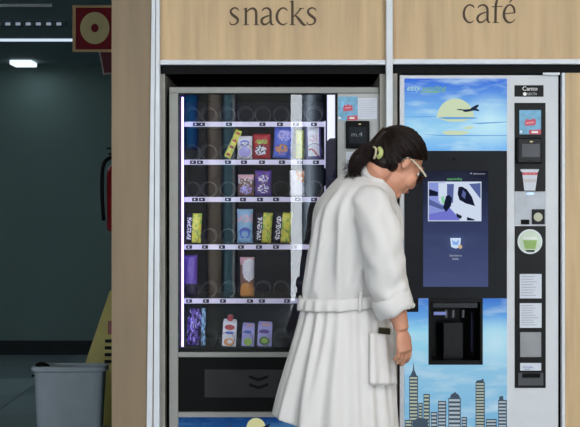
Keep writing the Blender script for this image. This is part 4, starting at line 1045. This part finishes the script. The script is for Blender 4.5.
# trunk, kept inside the robe
chain([V4(360, 186, -.66, .055), V4(357, 205, -.655, .115), V4(352, 240, -.65, .125), V4(348, 280, -.65, .115), V4(347, 310, -.65, .11), V4(348, 330, -.65, .10)], 28)
# near arm
sh_ = V4(372, 206, -.79, .052)
WR = V4(401.9, 330, -.865, .0255)
chain([V4(362, 200, -.73, .05), sh_, V4(381, 235, -.85, .046), V4(387, 275, -.86, .041), V4(390, 290, -.862, .042), V4(395, 306, -.864, .040), V4(399.4, 320, -.865, .031), WR], 22)
# far arm
chain([V4(352, 200, -.58, .05), V4(343, 207, -.50, .048), V4(346, 235, -.46, .043), V4(353, 265, -.44, .04), V4(364, 279, -.44, .036), V4(378, 286, -.44, .026), V4(383, 288, -.44, .026)], 22)
# legs
for yy, xx in ((-.57, 344), (-.73, 352)):
    kx = P(xx, 0, yy).x
    chain([(kx, yy, .84, .066), (kx + .01, yy, .70, .066), (kx + .015, yy, .50, .056), (kx, yy, .44, .05), (kx - .01, yy, .32, .054), (kx - .005, yy, .14, .036), (kx, yy, .085, .034), (kx + .01, yy, .06, .036)], 22)
    tube(bm, [(kx - .045, yy, .045), (kx, yy, .055), (kx + .09, yy + .02, .045), (kx + .16, yy + .04, .036), (kx + .185, yy + .046, .034)], [.03, .038, .036, .030, .018], 18, ref=(0, 1, 0), sq=.75)
# hands
def hand(wrist, down, back, across, s=1.0, curl=1.0):
    """down: wrist to knuckles; back: normal of the back of the hand; across: from little finger side to index side"""
    W = Vector(wrist); dn, bk, ac = down.normalized(), back.normalized(), across.normalized()
    pal = [W - dn * .022 * s + ac * -.002, W - dn * .008 * s, W + dn * .015 * s, W + dn * .04 * s, W + dn * .065 * s, W + dn * .083 * s]
    tube(bm, pal, [.024 * s, .0275 * s, .031 * s, .037 * s, .040 * s, .038 * s], 20, ref=ac, sq=.45)
    for i, (o, L) in enumerate(((.029, .068), (.010, .076), (-.010, .071), (-.028, .056))):
        k0 = W + dn * (.080 - .004 * abs(i - 1)) * s + ac * o * s
        c1, c2, c3 = (.45 + .10 * i) * curl, (1.15 + .1 * i) * curl, (1.7 + .08 * i) * curl
        def dr(a): return dn * math.cos(a) - bk * math.sin(a)
        l = L * s
        q0 = k0 - dn * .02 * s; q1 = k0; q2 = q1 + dr(c1) * l * .46; q3 = q2 + dr(c2) * l * .32; q4 = q3 + dr(c3) * l * .24
        tube(bm, [Vector(p) for p in (q0, q1, q2, q3, q4)], [.0092 * s, .0100 * s, .0092 * s, .0084 * s, .0066 * s], 12)
    t0 = W + dn * .018 * s + ac * .022 * s - bk * .006 * s; t1 = t0 + dn * .022 * s + ac * .020 * s - bk * .008 * s
    t2 = t1 + dn * .032 * s + ac * .008 * s - bk * .010 * s; t3 = t2 + dn * .026 * s - ac * .002 * s - bk * .008 * s
    tube(bm, [t0, t1, t2, t3], [.014 * s, .0125 * s, .0108 * s, .0078 * s], 12)
hand(WR[:3], Vector((.13, -.03, -.98)), Vector((.66, -.75, .06)), Vector((.75, .66, .10)), .94, .62)
hand(V4(383, 288, -.44, 0)[:3], Vector((.3, .9, -.25)), Vector((.3, .1, .9)), Vector((1, -.3, 0)), .9, .6)
bmesh.ops.translate(bm, verts=bm.verts[:], vec=-person.location)
body = link_mesh('body', bm, skin); body.parent = person
fuse(body, .004, 5)
# eyes, brows and mouth
def hp(x, y, z): return HM @ Vector((x, y, z))
for s_ in (-1, 1):
    bm = bmesh.new(); ellipsoid(bm, HM, (.074, .030 * s_, .006), (.012, .013, .009), 16, 12); e_ = link_mesh('eye', bm, white_print, body, smooth=True)
    bm = bmesh.new(); ellipsoid(bm, HM, (.0845, .030 * s_, .006), (.003, .0055, .0055), 12, 8); link_mesh('iris', bm, mat('iris_brown', (60, 38, 26), .2), e_, smooth=True)
    bm = bmesh.new(); tube(bm, [hp(.092, .016 * s_, .032), hp(.090, .032 * s_, .036), hp(.078, .050 * s_, .030)], [.003, .0035, .002], 8); link_mesh('eyebrow', bm, hairm, body, smooth=True)
bm = bmesh.new(); tube(bm, [hp(.090, -.020, -.064), hp(.0965, -.008, -.062), hp(.0975, 0, -.063), hp(.0965, .008, -.062), hp(.090, .020, -.064)], [.002, .0045, .005, .0045, .002], 8); link_mesh('lips', bm, mat('lip_rose', (170, 96, 90), .45), body, smooth=True)
# glasses
gm = mat('ivory_frame', (222, 214, 190), .3); gd = mat('dark_frame', (34, 30, 32), .3)
gl = bpy.data.objects.new('glasses', None)
bm = bmesh.new()
for s_ in (-1, 1):
    tube(bm, [hp(-.006, .081 * s_, .016), hp(.03, .080 * s_, .017), hp(.075, .070 * s_, .014), hp(.099, .060 * s_, .012)], [.0028, .0032, .0036, .0036], 8)
    tube(bm, [hp(-.006, .081 * s_, .016), hp(-.018, .079 * s_, .004), hp(-.022, .077 * s_, -.012)], [.0028, .0026, .002], 8)
bmesh.ops.translate(bm, verts=bm.verts[:], vec=-person.location)
glo = link_mesh('glasses', bm, gm); glo.parent = person
bm = bmesh.new()
for s_ in (-1, 1):
    pts = [hp(.103 - .006 * (abs(math.cos(a)) if math.cos(a) > 0 else 0), (.034 + .027 * math.cos(a)) * s_, .004 + .021 * math.sin(a)) for a in [2 * PI * q / 28 for q in range(29)]]
    tube(bm, pts, .0026, 8)
tube(bm, [hp(.103, -.008, .010), hp(.107, 0, .013), hp(.103, .008, .010)], .0024, 8)
link_mesh('lens_rim', bm, gd, glo, smooth=True)
bm = bmesh.new()
for s_ in (-1, 1):
    vs = [bm.verts.new(hp(.103 - .006 * (abs(math.cos(a)) if math.cos(a) > 0 else 0), (.034 + .026 * math.cos(a)) * s_, .004 + .020 * math.sin(a))) for a in [2 * PI * q / 28 for q in range(28)]]
    f = bm.faces.new(vs); e = bmesh.ops.extrude_face_region(bm, geom=[f]); bmesh.ops.translate(bm, verts=[g for g in e['geom'] if isinstance(g, bmesh.types.BMVert)], vec=HM.to_3x3() @ Vector((.001, 0, 0)))
link_mesh('lens', bm, glass('tinted_lens', 1.5, 0.0, (.10, .11, .13, 1)), glo)
# hair: a cap over the skull with strands drawn back to the ponytail
def hdir(phi, az): return Vector((math.sin(phi) * math.cos(az), math.sin(phi) * math.sin(az), math.cos(phi)))
def hsurf(d, off=0.0):
    r = Vector((.103, .084, .096 if d.z > 0 else .128)); c = Vector((-.013, 0, .030))
    return HM @ (c + Vector((d.x * (r.x + off), d.y * (r.y + off), d.z * (r.z + off))))
def phimax(az):
    a = abs(adiff(az, 0)); pts = [(0, 63), (35, 69), (60, 84), (84, 97), (96, 112), (106, 130), (130, 147), (180, 150)]; a = math.degrees(a)
    for (p, q), (r, s) in zip(pts, pts[1:]):
        if a <= r: return math.radians(q + (s - q) * (a - p) / (r - p))
    return math.radians(150)
TIE = Vector((-.93, -.16, .30)).normalized()
bm = bmesh.new(); NA, NP = 96, 36; rows = []
for j in range(NP + 5):
    ring = []
    for k in range(NA):
        az = 2 * PI * k / NA
        if j <= NP:
            d = hdir(phimax(az) * j / NP + .0001, az); off = .002 * mnoise.noise(d * 14) + .003 * mnoise.noise(Vector((az * 5, 0, 0)))
        else:
            d = hdir(phimax(az) * (1 - (j - NP) * .03), az); off = -.006 * (j - NP)
        ring.append(bm.verts.new(hsurf(d, off)))
    rows.append(ring)
for j in range(len(rows) - 1):
    for k in range(NA): bm.faces.new((rows[j][k], rows[j][(k + 1) % NA], rows[j + 1][(k + 1) % NA], rows[j + 1][k]))
bm.faces.new(rows[0][::-1]); bm.faces.new(rows[-1])
ellipsoid(bm, HM, (-.058, 0, -.042), (.044, .060, .044), 28, 18); ellipsoid(bm, HM, (-.034, 0, -.034), (.040, .068, .040), 28, 18)
for i in range(620):
    az = rnd.uniform(0, 2 * PI); ph = phimax(az) * (rnd.uniform(.9, 1.02) if i % 2 else math.sqrt(rnd.random()))
    d0 = hdir(ph, az); pts = []; h0 = rnd.uniform(.001, .006)
    if d0.dot(TIE) > .93: continue
    for q in range(9):
        t = q / 8; d = (d0 * (1 - t) + TIE * t)
        if d.length < .05: break
        d = d.normalized(); pts.append(hsurf(d, h0 + .003 * math.sin(PI * t)) + Vector((0, 0, -.006 * math.sin(PI * t) * rnd.random())))
    if len(pts) == 9: tube(bm, pts, [.0011 + .0006 * math.sin(PI * q / 8) for q in range(9)], 4)
tie = hsurf(TIE, .006)
link_mesh('hair', bm, hairm).parent = person
hair = [o for o in person.children if o.name.startswith('hair')][0]
hair.data.transform(Matrix.Translation(-person.location))
for p in hair.data.polygons: p.use_smooth = True
# ponytail
bm = bmesh.new()
end0 = P(351, 176, -.735)
core = smooth_path([tuple(tie), tuple(P(369, 153, -.73)), tuple(P(361, 157, -.735)), tuple(P(355, 165, -.735)), tuple(P(352, 174, -.735))], 5)
tube(bm, [Vector(p) for p in core], [.016 + .016 * math.sin(PI * min(1, i / (len(core) - 1) * 1.05)) for i in range(len(core))], 16)
for i in range(420):
    a = rnd.uniform(0, 2 * PI); rr = rnd.uniform(.3, 1.0)
    o = Vector((0, math.cos(a), math.sin(a)))
    w1 = .042 * rr
    p1 = P(369, 154, -.73) + o * w1 * .9 + Vector((0, 0, .006)); p2 = P(360, 159, -.735) + o * w1 * 1.15; p3 = P(356 + rnd.uniform(-6, 5), 168 + rnd.uniform(-6, 7), -.735) + o * w1 * rnd.uniform(.3, .9)
    p4 = p3 + Vector((rnd.uniform(-.035, .01), rnd.uniform(-.01, .01), rnd.uniform(-.03, -.002)))
    pt = smooth_path([tuple(tie + o * .01), tuple(p1), tuple(p2), tuple(p3), tuple(p4)], 3)
    tube(bm, [Vector(p) for p in pt], [.0013 * (1 - .6 * q / len(pt)) for q in range(len(pt))], 4)
for i in range(26):      # loose ends standing up behind the clip
    p1 = P(374 + rnd.uniform(-4, 3), 150 + rnd.uniform(-2, 3), -.735); p2 = P(372 + rnd.uniform(-6, 4), 143 + rnd.uniform(-1, 4), -.735); p3 = p2 + Vector((rnd.uniform(-.012, .008), 0, rnd.uniform(-.008, .006)))
    pt = smooth_path([tuple(tie), tuple(p1), tuple(p2), tuple(p3)], 3); tube(bm, [Vector(p) for p in pt], .0011, 4)
link_mesh('ponytail', bm, hairm, hair, smooth=True)
# clip
cc = P(377.5, 152.5, -.775)
clm = mat('clip_lime', (196, 204, 130), .4); clp = mat('clip_pale', (205, 190, 160), .4)
bm = bmesh.new(); tube(bm, [Vector(p) for p in smooth_path([tuple(P(379, 148, -.785)), tuple(P(381, 151, -.80)), tuple(P(380.6, 155, -.80)), tuple(P(378, 157.5, -.785))], 4)], [.004] + [.0085] * 11 + [.004], 10)
link_mesh('hair_clip', bm, clm).parent = person
clip = [o for o in person.children if o.name.startswith('hair_clip')][0]; clip.data.transform(Matrix.Translation(-person.location))
bm = bmesh.new()
tube(bm, [Vector(p) for p in smooth_path([tuple(P(373.5, 147, -.775)), tuple(P(376, 149, -.79)), tuple(P(375.5, 155, -.79)), tuple(P(374, 158.5, -.78))], 4)], .0042, 8)
link_mesh('clip_band', bm, clp, clip, smooth=True)
# slippers
for yy, xx in ((-.57, 344), (-.73, 352)):
    kx = P(xx, 0, yy).x; bm = bmesh.new()
    def oval(z, g):
        return [bm.verts.new((kx + .065 + (.135 + g) * math.cos(a), yy + .02 + .18 * (.135 * math.cos(a)) + (.048 + g) * math.sin(a), z)) for a in [2 * PI * q / 28 for q in range(28)]]
    r0, r1 = oval(0, 0), oval(.018, .001)
    for k in range(28): bm.faces.new((r0[k], r0[(k + 1) % 28], r1[(k + 1) % 28], r1[k]))
    bm.faces.new(r0[::-1]); bm.faces.new(r1)
    sl = link_mesh('slipper', bm, robe_m, person)
    bm = bmesh.new(); NS = 14
    pv = []
    for i in range(7):
        x = kx + .07 + i * .02; wv = .052 - .0009 * i * i; hv = .068 - .0035 * i
        pv.append([bm.verts.new((x, yy + .018 + .18 * (x - kx - .065) + wv * math.cos(PI * q / NS), .012 + hv * math.sin(PI * q / NS))) for q in range(NS + 1)])
    for i in range(6):
        for q in range(NS): bm.faces.new((pv[i][q], pv[i][q + 1], pv[i + 1][q + 1], pv[i + 1][q]))
    u_ = link_mesh('slipper_upper', bm, robe_m, sl, smooth=True); md = u_.modifiers.new('thick', 'SOLIDIFY'); md.thickness = .005

# ------------------------------------------------------------------ world, lamps, camera
wd = bpy.data.worlds.new('world'); scene.world = wd; wd.use_nodes = True
bgn = wd.node_tree.nodes['Background']; bgn.inputs[0].default_value = (.86, .93, 1, 1); bgn.inputs[1].default_value = 9.0
def area(name, loc, rot, sx, sy, power, col):
    l = bpy.data.lights.new(name, 'AREA'); l.shape = 'RECTANGLE'; l.size = sx; l.size_y = sy; l.energy = power; l.color = col
    o = bpy.data.objects.new(name, l); COL.objects.link(o); o.location = loc; o.rotation_euler = rot; return o
# daylight at the windows of the front wall; unseen hall ceiling lights added as main lighting
area('window_daylight', (3.85, -11.9, 1.7), (math.radians(90), 0, 0), 1.9, 2.6, 230, (.93, .97, 1))
area('window_daylight', (-3.65, -11.9, 1.7), (math.radians(90), 0, 0), 2.1, 2.6, 170, (.93, .97, 1))
for x, y, p in ((-1.6, -3.6, 34), (1.0, -3.6, 52), (3.2, -3.6, 44)):
    fx = WB('added_light_panel', (x - .62, y - .62, 3.215), (x + .62, y + .62, 3.25), alu); recenter(fx); tag(fx, 'square white panel of an added, unseen hall light', 'ceiling lamp', 'added hall lights')
    area('added_hall_light', (x, y, 3.205), (0, 0, 0), 1.2, 1.2, p, (1, .98, .95))
area('downlight_lamp', (-2.1, 5.8, 2.39), (0, 0, 0), .16, .2, 1.2, (.85, .95, 1))
area('linear_lamp_light', (-2.5, 4.2, 2.42), (0, 0, 0), 3.4, .05, 16, (.82, .94, 1))
cam = bpy.data.cameras.new('camera'); co = bpy.data.objects.new('camera', cam); COL.objects.link(co)
co.location = (0, -D, CH); co.rotation_euler = (PI / 2, 0, 0)
cam.sensor_fit = 'HORIZONTAL'; cam.sensor_width = 36.0; cam.lens = F / 580 * 36.0
cam.shift_y = -(213.5 - HZ) / 580.0; cam.clip_end = 100; cam.clip_start = .05
scene.camera = co
scene.view_settings.view_transform = 'Standard'; scene.view_settings.look = 'None'; scene.view_settings.gamma = 1; scene.view_settings.use_curve_mapping = False
scene.view_settings.exposure = 0.0
